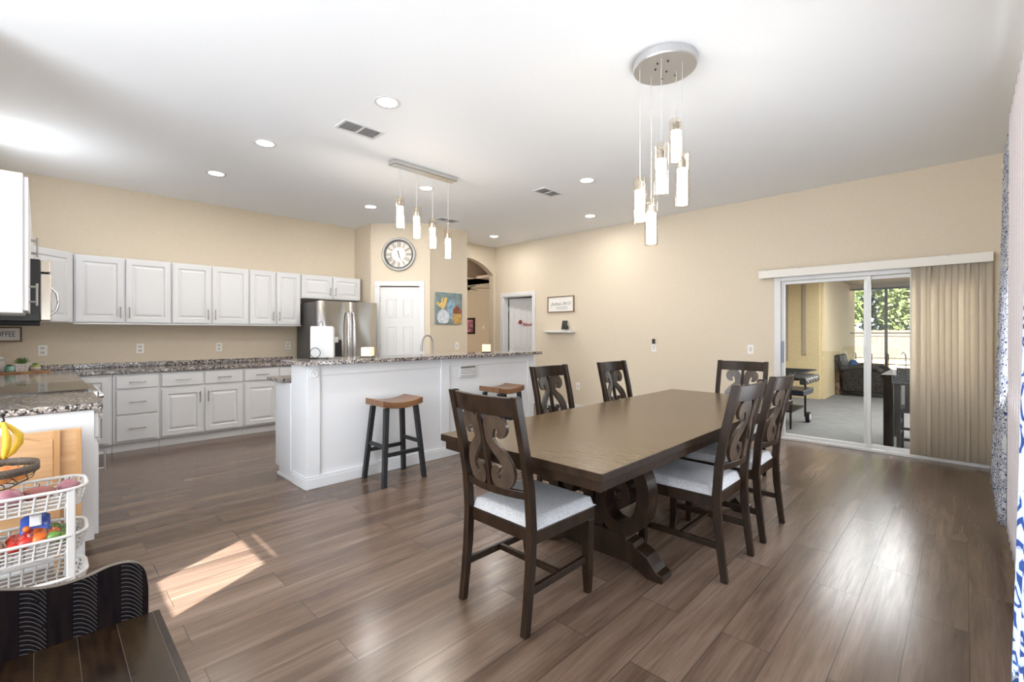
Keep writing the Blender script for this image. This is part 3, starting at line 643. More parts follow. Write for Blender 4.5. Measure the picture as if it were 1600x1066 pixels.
# ------------------------------------------------------------------ dining chairs
def lean(z):  # local x of the back posts' centre
    K = [(0, 0.0), (.12, .016), (.28, .034), (.45, .042), (.62, .03), (.80, -.002), (1.05, -.06)]
    for (a, xa), (b, xb) in zip(K, K[1:]):
        if z <= b: t = (z - a) / (b - a); return xa + (xb - xa) * t
    return K[-1][1]
def make_chair(label):
    r = root('dining_chair', (0, 0, 0), label, 'chair', 'dark scroll-back dining chairs round the table')
    zs = [0, .06, .12, .2, .28, .36, .45, .53, .62, .71, .80, .9, .98, 1.05]
    for s in (-1, 1):
        m = MB(); f = [(lean(z) + (.021 if z > .2 else .017 + .01 * z), z) for z in zs]; b = [(lean(z) - (.021 if z > .2 else .017 + .01 * z), z) for z in zs]
        m.prism(f + b[::-1], 1, s * .2275 - (.034 if s > 0 else 0), s * .2275 + (0 if s > 0 else .034)); m.build('back_post', DARK, r, bev=.004)
    def bp(u, z, o): return (lean(z) - .035 * (1 - (u / .195) ** 2) + o, u, z)
    def rail(z0, z1, th, name, mt, crest=0):
        m = MB()
        n = 14
        vs = []
        for i in range(n + 1):
            u = -.196 + .392 * i / n; zt = z1 + crest * (1 - (u / .196) ** 2)
            vs += [bp(u, z0, -th / 2), bp(u, zt, -th / 2), bp(u, zt, th / 2), bp(u, z0, th / 2)]
        m.add(vs, [(i * 4 + j, (i + 1) * 4 + j, (i + 1) * 4 + (j + 1) % 4, i * 4 + (j + 1) % 4) for i in range(n) for j in range(4)] + [(3, 2, 1, 0), (n * 4, n * 4 + 1, n * 4 + 2, n * 4 + 3)], False)
        return m.build(name, mt, r, bev=.003)
    rail(.958, 1.045, .026, 'top_rail', DARK); rail(.585, .622, .022, 'lower_rail', DARK)
    sp = MB(); z0, zr = .617, .35
    def mp(u, v, o): return bp(u, z0 + v * zr, o)
    P = [(.086, .715, .018), (.104, .72, .034), (.116, .80, .054), (.104, .885, .068), (.072, .90, .074), (.050, .84, .064), (.040, .73, .050), (.040, .63, .046), (.060, .55, .050), (.094, .45, .056), (.118, .33, .056), (.122, .20, .058), (.098, .085, .060), (.060, .055, .050), (.042, .12, .044), (.040, .21, .034), (.052, .265, .030), (.072, .245, .024)]
    for s in (-1, 1):
        Q = catmull(P, 5)
        m = MB(); m.stroke([(s * q[0], q[1]) for q in Q], [q[2] * .35 if False else q[2] for q in Q], lambda u, v, o: mp(u, v, o), .018) if False else None
        m = MB(); Qm = [(s * q[0], z0 + q[1] * zr, q[2]) for q in Q]
        m.stroke([(q[0], q[1]) for q in Qm], [q[2] for q in Qm], lambda u, v, o: bp(u, v, o), .018)
        m.build('scroll_splat', SPLAT, r, bev=.002)
    MB().stroke([(0, z0 + i * zr / 8) for i in range(9)], [.022] * 9, lambda u, v, o: bp(u, v, o), .024).build('centre_splat', DARK, r, bev=.002)
    # seat frame + cushion
    def trap(z0, z1, i=0): return ([(.05 + i, -.222 + i, z0), (.495 - i, -.235 + i, z0), (.495 - i, .235 - i, z0), (.05 + i, .222 - i, z0)], [(.05 + i, -.222 + i, z1), (.495 - i, -.235 + i, z1), (.495 - i, .235 - i, z1), (.05 + i, .222 - i, z1)])
    MB().hexa(*trap(.385, .445)).build('seat_frame', DARK, r, bev=.003)
    def cush(u, v):
        x = .055 + .452 * u; hw = .222 + .014 * u; y = -hw + 2 * hw * v
        e = min(u, 1 - u, v, 1 - v) * 2; rr_ = max(0, 1 - max(0, 1 - min(min(u, 1 - u) * .45, min(v, 1 - v) * .45) / .028) ** 2) ** .5
        return (x, y, .448 + .042 * rr_ + .012 * math.sin(PI * u) * math.sin(PI * v))
    m = MB(); m.grid(cush, 22, 22); m.add([(.055, -.222, .446), (.507, -.236, .446), (.507, .236, .446), (.055, .222, .446)], [(3, 2, 1, 0)]); m.build('seat', FABR, r)
    for s in (-1, 1):
        q = lambda x, y, z, h: [(x - h, y - h, z), (x + h, y - h, z), (x + h, y + h, z), (x - h, y + h, z)]
        m = MB(); m.hexa(q(.475, s * .205, .12, .021), q(.470, s * .210, .386, .024)); m.hexa(q(.482, s * .200, 0, .016), q(.475, s * .205, .12, .021)); m.build('front_leg', DARK, r, bev=.003)
        MB().hexa([(.02, s * .207 - .01, .165), (.02, s * .207 + .01, .165), (.465, s * .203 + .01, .165), (.465, s * .203 - .01, .165)], [(.025, s * .207 - .01, .198), (.025, s * .207 + .01, .198), (.465, s * .203 + .01, .198), (.465, s * .203 - .01, .198)]).build('stretcher', DARK, r, bev=.002)
    MB().box(.24, .262, -.197, .197, .168, .196).build('stretcher', DARK, r, bev=.002)
    return r
ch = make_chair('dark scroll-back dining chair with grey seat, nearest the camera at the near table end')
ch.location = (1.475, 1.575, 0)
copy_to(ch, (2.745, .905, 0), PI / 2, 'dark scroll-back dining chair on the right side of the table, nearer the camera')
copy_to(ch, (3.40, .905, 0), PI / 2, 'dark scroll-back dining chair on the right side of the table, nearer the sliding door')
copy_to(ch, (2.975, 2.42, 0), -PI / 2, 'dark scroll-back dining chair on the island side of the table, nearer the bar stools')
copy_to(ch, (3.825, 2.35, 0), -PI / 2, 'dark scroll-back dining chair on the island side of the table, farther from the stools')
copy_to(ch, (4.70, 1.535, 0), PI, 'dark scroll-back dining chair at the far table end near the slider wall')

# ------------------------------------------------------------------ bench (bottom left)
bn = root('storage_bench', (-.35, 1.55, 0), 'dark plank bench with low wavy back, cropped at the bottom left corner', 'bench')
prof = catmull([(-.95, .60), (-.75, .60), (-.5, .665), (-.30, .69), (-.15, .675), (-.03, .635), (.03, .62), (.09, .622), (.15, .635), (.20, .627), (.226, .595), (.235, .54)], 6)
MB().prism([(-.95, .30)] + prof + [(.235, .30)], 1, 1.80, 1.822).build('back', [BENCH, mat('bench_edge_gloss', (.085, .068, .054), .35)], bn, bev=.003)  # edge faces get a lighter colour as a painted gloss highlight
for p_ in bn.children[0].data.polygons: p_.material_index = 0 if abs(p_.normal.y) > .5 else 1
MB().box(-.95, .262, 1.34, 1.80, .43, .46).build('seat', BENCHS, bn, bev=.003)
MB().box(-.92, .23, 1.38, 1.79, .08, .43).build('box', DARK, bn, bev=.003)
for x in (-.92, .19):
    for y in (1.38, 1.74): MB().box(x, x + .05, y, y + .05, 0, .1).build('leg', DARK, bn)
# ------------------------------------------------------------------ rolling cart and produce
ct = root('rolling_basket_cart', (-.1, 3.2, 0), 'white plastic three-tier basket cart beside the end cabinet', 'cart')
CX0, CX1, CY0, CY1 = -.42, .165, 3.06, 3.36
def ell(ex, x0, x1, y0, y1, r=.09, n=5):
    pts = []
    for cx, cyy, a0 in ((x1 - r, y0 + r, -PI / 2), (x1 - r, y1 - r, 0), (x0 + r, y1 - r, PI / 2), (x0 + r, y0 + r, PI)):
        for i in range(n + 1): a = a0 + PI / 2 * i / n; pts.append((cx + r * math.cos(a), cyy + r * math.sin(a)))
    return pts
def tray(z, lab=None):
    m = MB(); top_ = ell(0, CX0, CX1, CY0, CY1); bot = [((p[0] - (-.13)) * .93 - .13, (p[1] - 3.21) * .88 + 3.21) for p in top_]
    h = .085; n = len(top_)
    def dens(P, step=.046):
        out = []
        for i in range(len(P)):
            a, b = P[i], P[(i + 1) % len(P)]; L = math.hypot(b[0] - a[0], b[1] - a[1]); k = max(1, round(L / step))
            out += [(a[0] + (b[0] - a[0]) * j / k, a[1] + (b[1] - a[1]) * j / k) for j in range(k)]
        return out
    A = dens(top_); Bt = [((p[0] + .13) * .93 - .13, (p[1] - 3.21) * .88 + 3.21) for p in A]
    m.tube([(p[0], p[1], z) for p in A], .0085, 6, closed=True)
    for t in (.30, .52, .74): m.tube([(a[0] + (b[0] - a[0]) * t, a[1] + (b[1] - a[1]) * t, z - h * t) for a, b in zip(A, Bt)], .0046, 4, closed=True)
    m.tube([(p[0], p[1], z - h) for p in Bt], .005, 6, closed=True)
    for a, b in zip(A, Bt): m.tube([(a[0], a[1], z), (b[0], b[1], z - h)], .0052, 4, caps=False)
    for i in range(1, 14): x = CX0 + .03 + (CX1 - CX0 - .06) * i / 14; m.box(x - .003, x + .003, CY0 + .02, CY1 - .02, z - h - .002, z - h + .002)
    for i in range(1, 7): y = CY0 + .02 + .26 * i / 7; m.box(CX0 + .03, CX1 - .03, y - .003, y + .003, z - h - .002, z - h + .002)
    return m.build('basket', WPL, ct)
for z in (.572, .352, .15): tray(z)
for y in (CY0 + .0, CY1 - .025): 
    for x in (.088, -.38): MB().box(x, x + .032, y, y + .022, .02, .575).build('post', WPL, ct, bev=.004)
for x in (.06, -.35):
    for y in (CY0 + .02, CY1 - .03): MB().cyl((x, y - .01, .025), (x, y + .01, .025), .025, 14).build('caster', BLK, ct)
APPLE = noisy('apple_skin', (.62, .10, .04), (.80, .38, .10), 9, .35); ONION = noisy('red_onion_skin', (.22, .07, .10), (.40, .21, .23), 12, .5)
PURP = noisy('sweet_potato_skin', (.20, .06, .06), (.30, .12, .10), 14, .7)
def produce(kind, c, r, m, label, cat, sq=(1, 1, 1), group=None):
    o = root(kind, (c[0], c[1], c[2] - r * sq[2]), label, cat, group); MB().sphere(c, r, 16, 10, sq).build('flesh', m, o)
    MB().tube([(c[0], c[1], c[2] + r * sq[2] * .9), (c[0] + .004, c[1], c[2] + r * sq[2] + .012)], .0025, 6).build('stem', mat('stem_brown', (.12, .07, .03), .8) if 'stem_brown' not in MATS else MATS['stem_brown'], o); return o
g1 = 'produce loose in the top cart basket'
produce('onion', (-.10, 3.13, .557), .05, ONION, 'pale purple onion at the left of the top cart basket', 'onion', (1, 1, .95), g1)
produce('sweet_potato', (-.005, 3.17, .553), .042, PURP, 'dark red sweet potato in the middle of the top cart basket', 'sweet potato', (1.5, .9, .8), g1)
produce('onion', (.10, 3.21, .555), .038, ONION, 'reddish onion by the right end of the top cart basket', 'onion', (1.1, 1, .9), g1)
# wire fruit bowl with banana hook, set on the far side
fbx, fby = -.13, 3.45
tray_t = None
fb = root('wire_fruit_bowl', (-.155, 3.22, .56), 'brown wire fruit bowl with banana hook above the cart baskets', 'fruit bowl')
BRZ = mat('bronze_wire', (.07, .05, .035), .4, .6); BRM = noisy('bronze_mesh', (.05, .038, .027), (.13, .10, .08), 160, .6)
bc = (-.155, 3.27)
MB().lathe((bc[0], bc[1], .695), [(.155, 0), (.156, -.038), (.153, -.038), (.152, 0)], 40, closed=True).build('rim_band', BRM, fb)
m = MB()
for k in range(16):
    a = 2 * PI * k / 16; m.tube([(bc[0] + .153 * math.cos(a), bc[1] + .153 * math.sin(a), .66), (bc[0] + .13 * math.cos(a + .3), bc[1] + .13 * math.sin(a + .3), .62), (bc[0] + .07 * math.cos(a + .6), bc[1] + .07 * math.sin(a + .6), .59)], .0022, 5)
m.tube([(bc[0] + .07 * math.cos(a), bc[1] + .07 * math.sin(a), .59) for a in [2 * PI * i / 20 for i in range(20)]], .003, 5, closed=True); m.build('wire_basket', BRZ, fb)
MB().tube([(bc[0], bc[1] + .15, .66), (bc[0], bc[1] + .15, .86), (bc[0] + .01, bc[1] + .10, .925), (bc[0] + .03, bc[1] + .03, .925), (bc[0] + .035, bc[1] + .01, .90)], .004, 8).sphere((bc[0] + .03, bc[1] + .03, .928), .009, 10, 6).build('banana_hook', BLKM, fb)
for i, (dx, dy) in enumerate(((.08, -.03), (.02, -.075), (.04, .03), (-.03, .01))):
    produce('apple', (bc[0] + dx, bc[1] + dy, .648), .038, APPLE, ['red and yellow apple against the right wires of the fruit bowl', 'red and yellow apple at the front of the wire fruit bowl', 'red and yellow apple at the back of the wire fruit bowl', 'red and yellow apple in the middle of the wire fruit bowl'][i], 'apple', (1, 1, .9), 'apples in the wire bowl')
BAN = noisy('banana_skin', (.60, .38, .015), (.70, .48, .05), 14, .5)
bh = Vector((bc[0] + .03, bc[1] + .02, .895))
for i, (ax, ay) in enumerate(((.055, .01), (.015, -.045), (-.04, -.02))):
    o = root('banana', tuple(bh), ['yellow banana hanging rightmost from the hook', 'yellow banana hanging in the middle of the hook bunch', 'yellow banana hanging leftmost from the hook'][i], 'banana', 'bananas on the hook')
    P = [bh, bh + Vector((ax * .5, ay * .5, -.03)), bh + Vector((ax, ay, -.07)), bh + Vector((ax * .95, ay, -.11)), bh + Vector((ax * .55, ay * .7, -.15)), bh + Vector((ax * .2, ay * .4, -.172))]
    MB().tube([tuple(p) for p in P], [.006, .011, .016, .016, .012, .005], 10).build('skin', BAN, o); MB().sphere(tuple(P[-1]), .006, 8, 6).sphere(tuple(P[0]), .007, 8, 6).build('tips', MATS['stem_brown'], o)
# bag of peppers in middle basket
pb = root('bag_of_peppers', (.02, 3.2, .28), 'clear bag of red, orange and green peppers with blue label, middle cart basket', 'bag')
FILM = glass('plastic_film', (.97, .95, .95), 1.4, .1, .04)
def bagf(u, v): return (-.10 + .20 * u, 3.08 + .23 * v, .30 + .135 * (math.sin(PI * u) ** .5) * (math.sin(PI * v) ** .5) + .008 * math.sin(19 * u + 7 * v))
MB().grid(bagf, 22, 16).build('film', FILM, pb)
cols = [('red_pepper', (.38, .012, .006)), ('orange_pepper', (.58, .11, .008)), ('green_pepper', (.07, .15, .02))]
pm = [noisy(n, c, tuple(min(1, x * 1.35 + .01) for x in c), 12, .25) for n, c in cols]
k = 0
for ix in range(5):
    for iy in range(3):
        x = -.085 + ix * .042 + random.uniform(-.004, .004); y = 3.11 + iy * .07; m = MB(T(x, y, .32 + .035 * math.sin(PI * (ix + .5) / 5)) @ RZ(random.uniform(0, 3)) @ RX(R(70)))
        m.sphere((0, 0, 0), .027, 12, 8, (1, 1, 1.25)); m.build('pepper', pm[0 if ix < 2 else 1 if ix < 3 + (iy % 2) else 2] if ix < 4 else pm[2], pb)
LBL = mat('label_blue', (.02, .07, .36), .35)
def lab(u, v): return (-.065 + .10 * u, 3.12 + .07 * v, .385 + .055 * v + .02 * math.sin(PI * u))
lb = MB().grid(lab, 8, 4).build('label', LBL, pb, solid=.002)
MB().grid(lambda u, v: (-.035 + .04 * u, 3.125 + .05 * v, .4 + .04 * v + .014), 4, 3).build('white_flash', mat('label_white', (.8, .8, .82), .4), lb, solid=.002)
MB().sphere((-.045, 3.115, .41), .014, 10, 6).build('orange_spot', pm[1], lb)
jt = tag(MB().grid(lambda u, v: (-.26 + .15 * u, 3.09 + .2 * v, .29 + .10 * math.sin(PI * u) ** .6 * math.sin(PI * v) ** .6 + .01 * math.sin(30 * u)), 14, 12).build('paper_bag', noisy('jute', (.42, .34, .27), (.55, .46, .38), 60, .9, bmp=.5)), 'crumpled brown paper bag at the left end of the middle cart basket', 'bag')
# folded wooden tray table leaning on end panel
ft = root('folded_tray_table', (0, 3.58, 0), 'folded light-wood tray table leaning against the white end cabinet', 'tray table')
MFT = T(0, 3.555, 0) @ RX(R(-2.5))
MB(MFT).box(-.45, .165, 0, .014, .27, .785).build('top_board', MAPLE, ft, bev=.003)
MB(MFT).box(.143, .165, -.008, 0, .28, .775).build('end_batten', MAPLE2, ft, bev=.002)
MB(MFT).box(.052, .078, -.018, 0, .01, .785).build('leg', MAPLE2, ft, bev=.002)
MB(MFT).box(.082, .105, .015, .033, .01, .72).build('leg', MAPLE2, ft, bev=.002)
cur = catmull([(-.45, .77), (-.15, .762), (-.09, .768), (-.04, .75), (0, .733), (.05, .738)], 5)
MB(MFT).prism([(-.45, .30)] + cur + [(.052, .30)], 1, -.010, 0).build('inner_board', MAPLE, ft, bev=.002)
MB(MFT).box(-.45, .05, -.016, -.0, .20, .235).build('rail', MAPLE, ft, bev=.002)

# ------------------------------------------------------------------ kitchen wall details
def outlet(M, label, dark=False, kind='outlet'):
    r = root(kind, M @ Vector((0, 0, 0)), label, kind.replace('_', ' '), 'white outlets on the kitchen splash wall' if kind == 'outlet' else None)
    MB(M).box(-.037, .037, -.006, -.0005, -.058, .058).build('plate', OUTL, r, bev=.002)
    if kind == 'outlet':
        for dz in (-.024, .024):
            MB(M).box(-.017, .017, -.009, -.006, dz - .014, dz + .014).build('socket', WPL, r, bev=.003)
            MB(M).box(-.009, -.005, -.0095, -.0088, dz - .006, dz + .007).box(.005, .009, -.0095, -.0088, dz - .006, dz + .007).build('slots', SLOT, r)
    else: MB(M).box(-.015, .015, -.012, -.006, -.028, .028).build('rocker', WPL, r, bev=.002)
    return r
for x, t in ((.02, 'white wall outlet nearest the plants above the counter'), (.86, 'white wall outlet above the three-drawer cabinet'), (1.70, 'white wall outlet above the double base cabinet'), (2.595, 'white wall outlet next to the refrigerator side')): outlet(T(x, YB, 1.128), t)
MS = RZ(-PI / 2)  # faces -X
outlet(T(4.875, 6.06, 1.10), 'white double switch under the still-life painting', kind='light_switch')
outlet(T(XS, 3.344, 1.095) @ MS, 'white switch plate in the middle of the slider wall below a black clip', kind='light_switch')
outlet(T(XS, 1.989, 1.106) @ MS, 'white light switch left of the sliding glass door', kind='light_switch')
outlet(T(XS, 4.75, .40) @ MS, 'white outlet low on the wall behind the far dining chair', kind='wall_outlet')
tag(MB(T(XS, 3.344, 1.155) @ MS).box(-.02, .02, -.03, -.0005, 0, .075).build('wall_clip', BLK, bev=.008), 'small black holder fixed above the middle wall switch', 'holder')
cs = root('coffee_sign', (-.33, 7.22, 1.23), 'small framed sign reading COFFEE on the kitchen wall, cut by the left edge', 'sign')
MB().box(-.42, -.145, 7.215, 7.235, 1.235, 1.375).build('board', mat('sign_white', (.78, .76, .73), .7), cs)
SW = mat('sign_wood', (.16, .09, .045), .6)
MB().box(-.43, -.135, 7.205, 7.238, 1.225, 1.24).box(-.43, -.135, 7.205, 7.238, 1.37, 1.385).box(-.43, -.415, 7.205, 7.238, 1.24, 1.37).box(-.15, -.135, 7.205, 7.238, 1.24, 1.37).build('frame', SW, cs)
text_mb('COFFEE', .082, T(-.272, 7.213, 1.305) @ RX(PI / 2) @ Matrix.Diagonal((.62, 1, 1, 1)), .0015).build('lettering', BLK, cs)
# plants on a wooden board
tag(MB().prism([( -.19 + .27 * math.cos(a), 6.93 + .10 * math.sin(a)) for a in [2 * PI * i / 36 for i in range(36)]], 2, .909, .923).build('wooden_tray', noisy('tray_wood', (.32, .14, .05), (.45, .24, .10), 8, .5, stretch=(1, 6, 1)), bev=.003), 'thin oval wooden tray holding three potted plants on the corner worktop', 'tray')
LEAF = noisy('succulent_green', (.04, .10, .02), (.10, .19, .05), 20, .5)
POTP = noisy('speckled_pot', (.42, .38, .38), (.62, .58, .57), 70, .7)
p1 = root('potted_succulent', (-.13, 6.92, .924), 'spiky green succulent in a square speckled grey pot on the tray', 'plant')
MB(T(-.13, 6.92, 0)).hexa([(-.045, -.045, .924), (.045, -.045, .924), (.045, .045, .924), (-.045, .045, .924)], [(-.052, -.052, 1.005), (.052, -.052, 1.005), (.052, .052, 1.005), (-.052, .052, 1.005)]).build('pot', POTP, p1, bev=.005)
m = MB()
for k in range(26):
    a = k * 2.399; t = R(15 + 55 * (k / 26)); L = .075; d = Vector((math.sin(t) * math.cos(a), math.sin(t) * math.sin(a), math.cos(t))); b0 = Vector((-.13, 6.92, 1.0)); m.tube([tuple(b0 + d * .01), tuple(b0 + d * L * .5), tuple(b0 + d * L)], [.006, .0055, .001], 6)
m.build('leaves', LEAF, p1)
p2 = root('potted_plant', (-.215, 6.88, .924), 'little plant in a teal glazed pot, left on the tray', 'plant')
MB().lathe((-.215, 6.88, .924), [(.001, 0), (.028, 0), (.036, .02), (.036, .06), (.030, .062), (.001, .055)]).build('pot', noisy('teal_glaze', (.08, .25, .22), (.35, .50, .46), 22, .2), p2)
MB().sphere((-.215, 6.88, .99), .025, 10, 6, (1, 1, .5)).build('foliage', LEAF, p2)
p3 = root('potted_cactus', (-.035, 6.90, .924), 'round green cactus in a small pale pot, right on the tray', 'plant')
MB().lathe((-.035, 6.90, .924), [(.001, 0), (.03, 0), (.04, .02), (.042, .045), (.001, .046)]).build('pot', mat('pale_pot', (.45, .38, .33), .6), p3)
MB().sphere((-.035, 6.90, .972), .038, 16, 8, (1, 1, .6)).build('cactus', noisy('lime_green', (.22, .30, .05), (.34, .42, .09), 20, .5), p3)
MB().sphere((-.035, 6.90, .995), .016, 10, 6, (1.4, 1, .8)).build('top_tuft', LEAF, p3)
jr = root('canister', (-.30, 7.10, .909), 'tall white canister behind the tray at the left edge', 'canister')
MB().lathe((-.30, 7.10, .909), [(.001, 0), (.045, 0), (.045, .13), (.001, .13)]).build('body', WPL, jr); MB().lathe((-.30, 7.10, .909), [(.001, .13), (.04, .132), (.038, .165), (.001, .17)]).build('lid', WPL, jr)

# ------------------------------------------------------------------ clock
CKM = MD @ T(.445, 0, 2.56) @ RX(PI / 2)   # local xy in the face plane, +z out to the room
ck = root('wall_clock', MD @ Vector((.445, 0, 2.30)), 'large round grey wall clock with roman numerals above the pantry door', 'clock')
MB(CKM).lathe((0, 0, 0), [(.262, .001), (.264, .03), (.25, .042), (.235, .04), (.228, .02), (.226, .012), (.262, .001)], 56).build('rim', mat('clock_frame', (.50, .50, .49), .4, .4), ck)
MB(CKM).lathe((0, 0, 0), [(.222, .008), (.222, .022), (.206, .022), (.206, .008)], 56, closed=True).build('minute_ring', mat('clock_dark', (.14, .13, .12), .5, .3), ck)
MB(CKM).lathe((0, 0, 0), [(.001, .012), (.105, .012), (.105, .004), (.001, .004)], 48, smooth=False).build('centre_disc', mat('clock_white', (.78, .80, .84), .35), ck)
MB(CKM).lathe((0, 0, 0), [(.001, .0045), (.225, .0045), (.225, .001), (.001, .001)], 48, smooth=False).build('dial', mat('clock_dial', (.72, .68, .62), .6), ck)
NUMD = MATS['clock_dark']
for i, t in enumerate(('XII', 'I', 'II', 'III', 'IIII', 'V', 'VI', 'VII', 'VIII', 'IX', 'X', 'XI')):
    a = -2 * PI * i / 12; text_mb(t, .085, CKM @ Matrix.Rotation(a, 4, 'Z') @ T(0, .155, .010) @ Matrix.Diagonal((.60, 1.6, 1, 1)), .002).build('numeral', NUMD, ck)
def hand(a, L, wd): MB(CKM @ Matrix.Rotation(a, 4, 'Z')).prism([(-wd, -.06), (wd, -.06), (wd * .5, L), (-wd * .5, L)], 2, .014, .017).build('hand', NUMD, ck)
hand(-R(160), .10, .005); hand(-R(168), .055, .007)
MB(CKM).lathe((0, 0, 0), [(.001, .02), (.01, .02), (.01, .013)], 14).build('hub', NUMD, ck)

# ------------------------------------------------------------------ painting
pt = root('still_life_painting', (4.69, 6.04, 1.455), 'blue-grey canvas painting of jars and orange flowers on the pantry wall', 'painting')
MB().box(4.42, 4.96, 6.03, 6.058, 1.46, 1.975).build('canvas', noisy('canvas_blue', (.13, .20, .22), (.24, .31, .31), 7, .6), pt, bev=.002)
def blob(name, pts, m, d): MB().prism(catmull(pts + [pts[0]], 5)[:-1], 1, 6.0305 - d, 6.0301).build(name, m, pt)
pm_ = lambda n, a, b, s=25: noisy(n, a, b, s, .6)
blob('blue_jar', [(4.66, 1.56), (4.80, 1.56), (4.82, 1.70), (4.80, 1.80), (4.77, 1.83), (4.77, 1.88), (4.68, 1.88), (4.68, 1.83), (4.65, 1.78)], pm_('paint_blue', (.14, .28, .42), (.38, .52, .60)), .0006)
blob('jar_lid', [(4.67, 1.86), (4.78, 1.86), (4.785, 1.905), (4.665, 1.905)], pm_('paint_lid', (.10, .16, .2), (.3, .36, .38)), .001)
blob('white_pot', [(4.49, 1.48), (4.64, 1.48), (4.685, 1.56), (4.67, 1.64), (4.61, 1.69), (4.52, 1.69), (4.46, 1.63), (4.45, 1.55)], pm_('paint_white', (.45, .52, .62), (.75, .76, .78)), .0012)
blob('brown_pot', [(4.77, 1.475), (4.93, 1.475), (4.94, 1.57), (4.92, 1.66), (4.78, 1.66), (4.76, 1.57)], pm_('paint_ochre', (.40, .22, .05), (.62, .42, .16)), .0014)
blob('brown_pot_top', [(4.77, 1.64), (4.93, 1.64), (4.94, 1.70), (4.89, 1.74), (4.85, 1.77), (4.80, 1.74), (4.765, 1.70)], pm_('paint_rust', (.17, .05, .03), (.30, .10, .05)), .0018)
blob('orange_flower', [(4.56, 1.70), (4.61, 1.76), (4.65, 1.88), (4.60, 1.89), (4.565, 1.82), (4.56, 1.90), (4.53, 1.86), (4.52, 1.80), (4.45, 1.82), (4.44, 1.78), (4.50, 1.74)], pm_('paint_orange', (.62, .38, .08), (.80, .62, .26)), .0016)
# sign, shelf and device on slider wall
jg = root('framed_sign', (XS - .02, 5.12, 1.68), 'framed white script sign reading Joshua 24:15 above the small shelf', 'sign')
MB().box(XS - .018, XS - .001, 4.84, 5.40, 1.70, 1.955).build('board', MATS['sign_white'], jg)
MB().box(XS - .03, XS - .001, 4.825, 4.84, 1.685, 1.97).box(XS - .03, XS - .001, 5.40, 5.415, 1.685, 1.97).box(XS - .03, XS - .001, 4.84, 5.40, 1.685, 1.70).box(XS - .03, XS - .001, 4.84, 5.40, 1.955, 1.97).build('frame', mat('sign_frame_brown', (.20, .13, .07), .6), jg)
MSG = T(XS - .02, 5.12, 1.835) @ RZ(-PI / 2) @ RX(PI / 2)
text_mb('Joshua 24:15', .085, MSG, .0008, .35).build('lettering', SLOT, jg)
text_mb('as for me and my house', .028, MSG @ T(.02, -.06, 0), .0008, .2).build('small_lettering', SLOT, jg)
text_mb('we will serve the Lord', .026, MSG @ T(.03, -.09, 0), .0008, .2).build('small_lettering', SLOT, jg)
tag(MB().prism([(XS - .15, 4.90), (XS - .12, 4.82), (XS - .001, 4.80), (XS - .001, 5.46), (XS - .12, 5.44), (XS - .15, 5.36)], 2, 1.325, 1.36).build('floating_shelf', TRIM, bev=.004), 'small white floating shelf under the framed script sign', 'shelf')
dv = root('tablet_display', (XS - .08, 5.0, 1.36), 'small black tablet display leaning in its dock on the white shelf', 'tablet')
MDV = T(XS - .09, 4.99, 1.37) @ RZ(-PI / 2 + R(12)) @ RX(R(-18))
MB(MDV).box(-.06, .06, 0, .012, .0, .18).build('housing', WPL, dv, bev=.004); MB(MDV).box(-.053, .053, -.002, -.0001, .008, .172).build('screen', mat('screen_dark', (.05, .05, .045), .15), dv)
MB().sphere((XS - .055, 4.97, 1.41), .05, 14, 8, (.8, 1, 1)).build('dock', BLK, dv)
# red garland on the ajar door
gl = root('red_garland', ML @ Vector((.55, -.02, 1.47)), 'red letter garland hanging on the ajar white door', 'garland')
RED = mat('garland_red', (.30, .02, .03), .6)
MB(ML).tube(catmull([(.20, -.01, 1.51), (.38, -.012, 1.485), (.58, -.012, 1.475), (.70, -.012, 1.47)], 4), .003, 6).build('ribbon', RED, gl)
text_mb('Noel', .10, ML @ T(.44, -.012, 1.48) @ RX(PI / 2), .003, .2).build('letters', RED, gl)
m = MB(ML)
for k in range(9): a = k * 2 * PI / 7; m.sphere((.28 + .035 * math.cos(a) * (k < 7), -.015, 1.53 + .03 * math.sin(a)), .014, 8, 6)
m.build('berries', RED, gl)
# hall picture, fan
hp = root('hall_picture', (8.98, 10.5, 1.3), 'dark framed picture with pink flowers on the hall wall beyond the arch', 'picture')
MB().box(8.97, 8.998, 10.33, 10.85, 1.28, 1.76).build('frame', DARK, hp, bev=.005); MB().box(8.962, 8.97, 10.39, 10.79, 1.34, 1.70).build('print', noisy('pink_print', (.08, .03, .04), (.55, .22, .28), 9, .6), hp)
tag(MB().box(8.985, 8.998, 9.93, 9.98, 1.43, 1.52).build('wall_thermostat', OUTL, bev=.003), 'small white thermostat on the hall wall beyond the arch', 'thermostat')
fn = root('ceiling_fan', (7.9, 9.4, 2.4), 'dark bladed ceiling fan in the room beyond the arch', 'ceiling fan')
MB().cyl((7.9, 9.4, 2.5), (7.9, 9.4, 2.738), .02).build('rod', BLKM, fn); MB().lathe((7.9, 9.4, 2.44), [(.001, 0), (.09, .01), (.10, .05), (.06, .09), (.001, .10)]).build('motor', DARK, fn)
for k in range(5): MB(T(7.9, 9.4, 2.5) @ RZ(k * 2 * PI / 5 + .5) @ RX(R(8))).box(.10, .66, -.06, .06, -.004, .004).build('blade', DARK, fn, bev=.002)

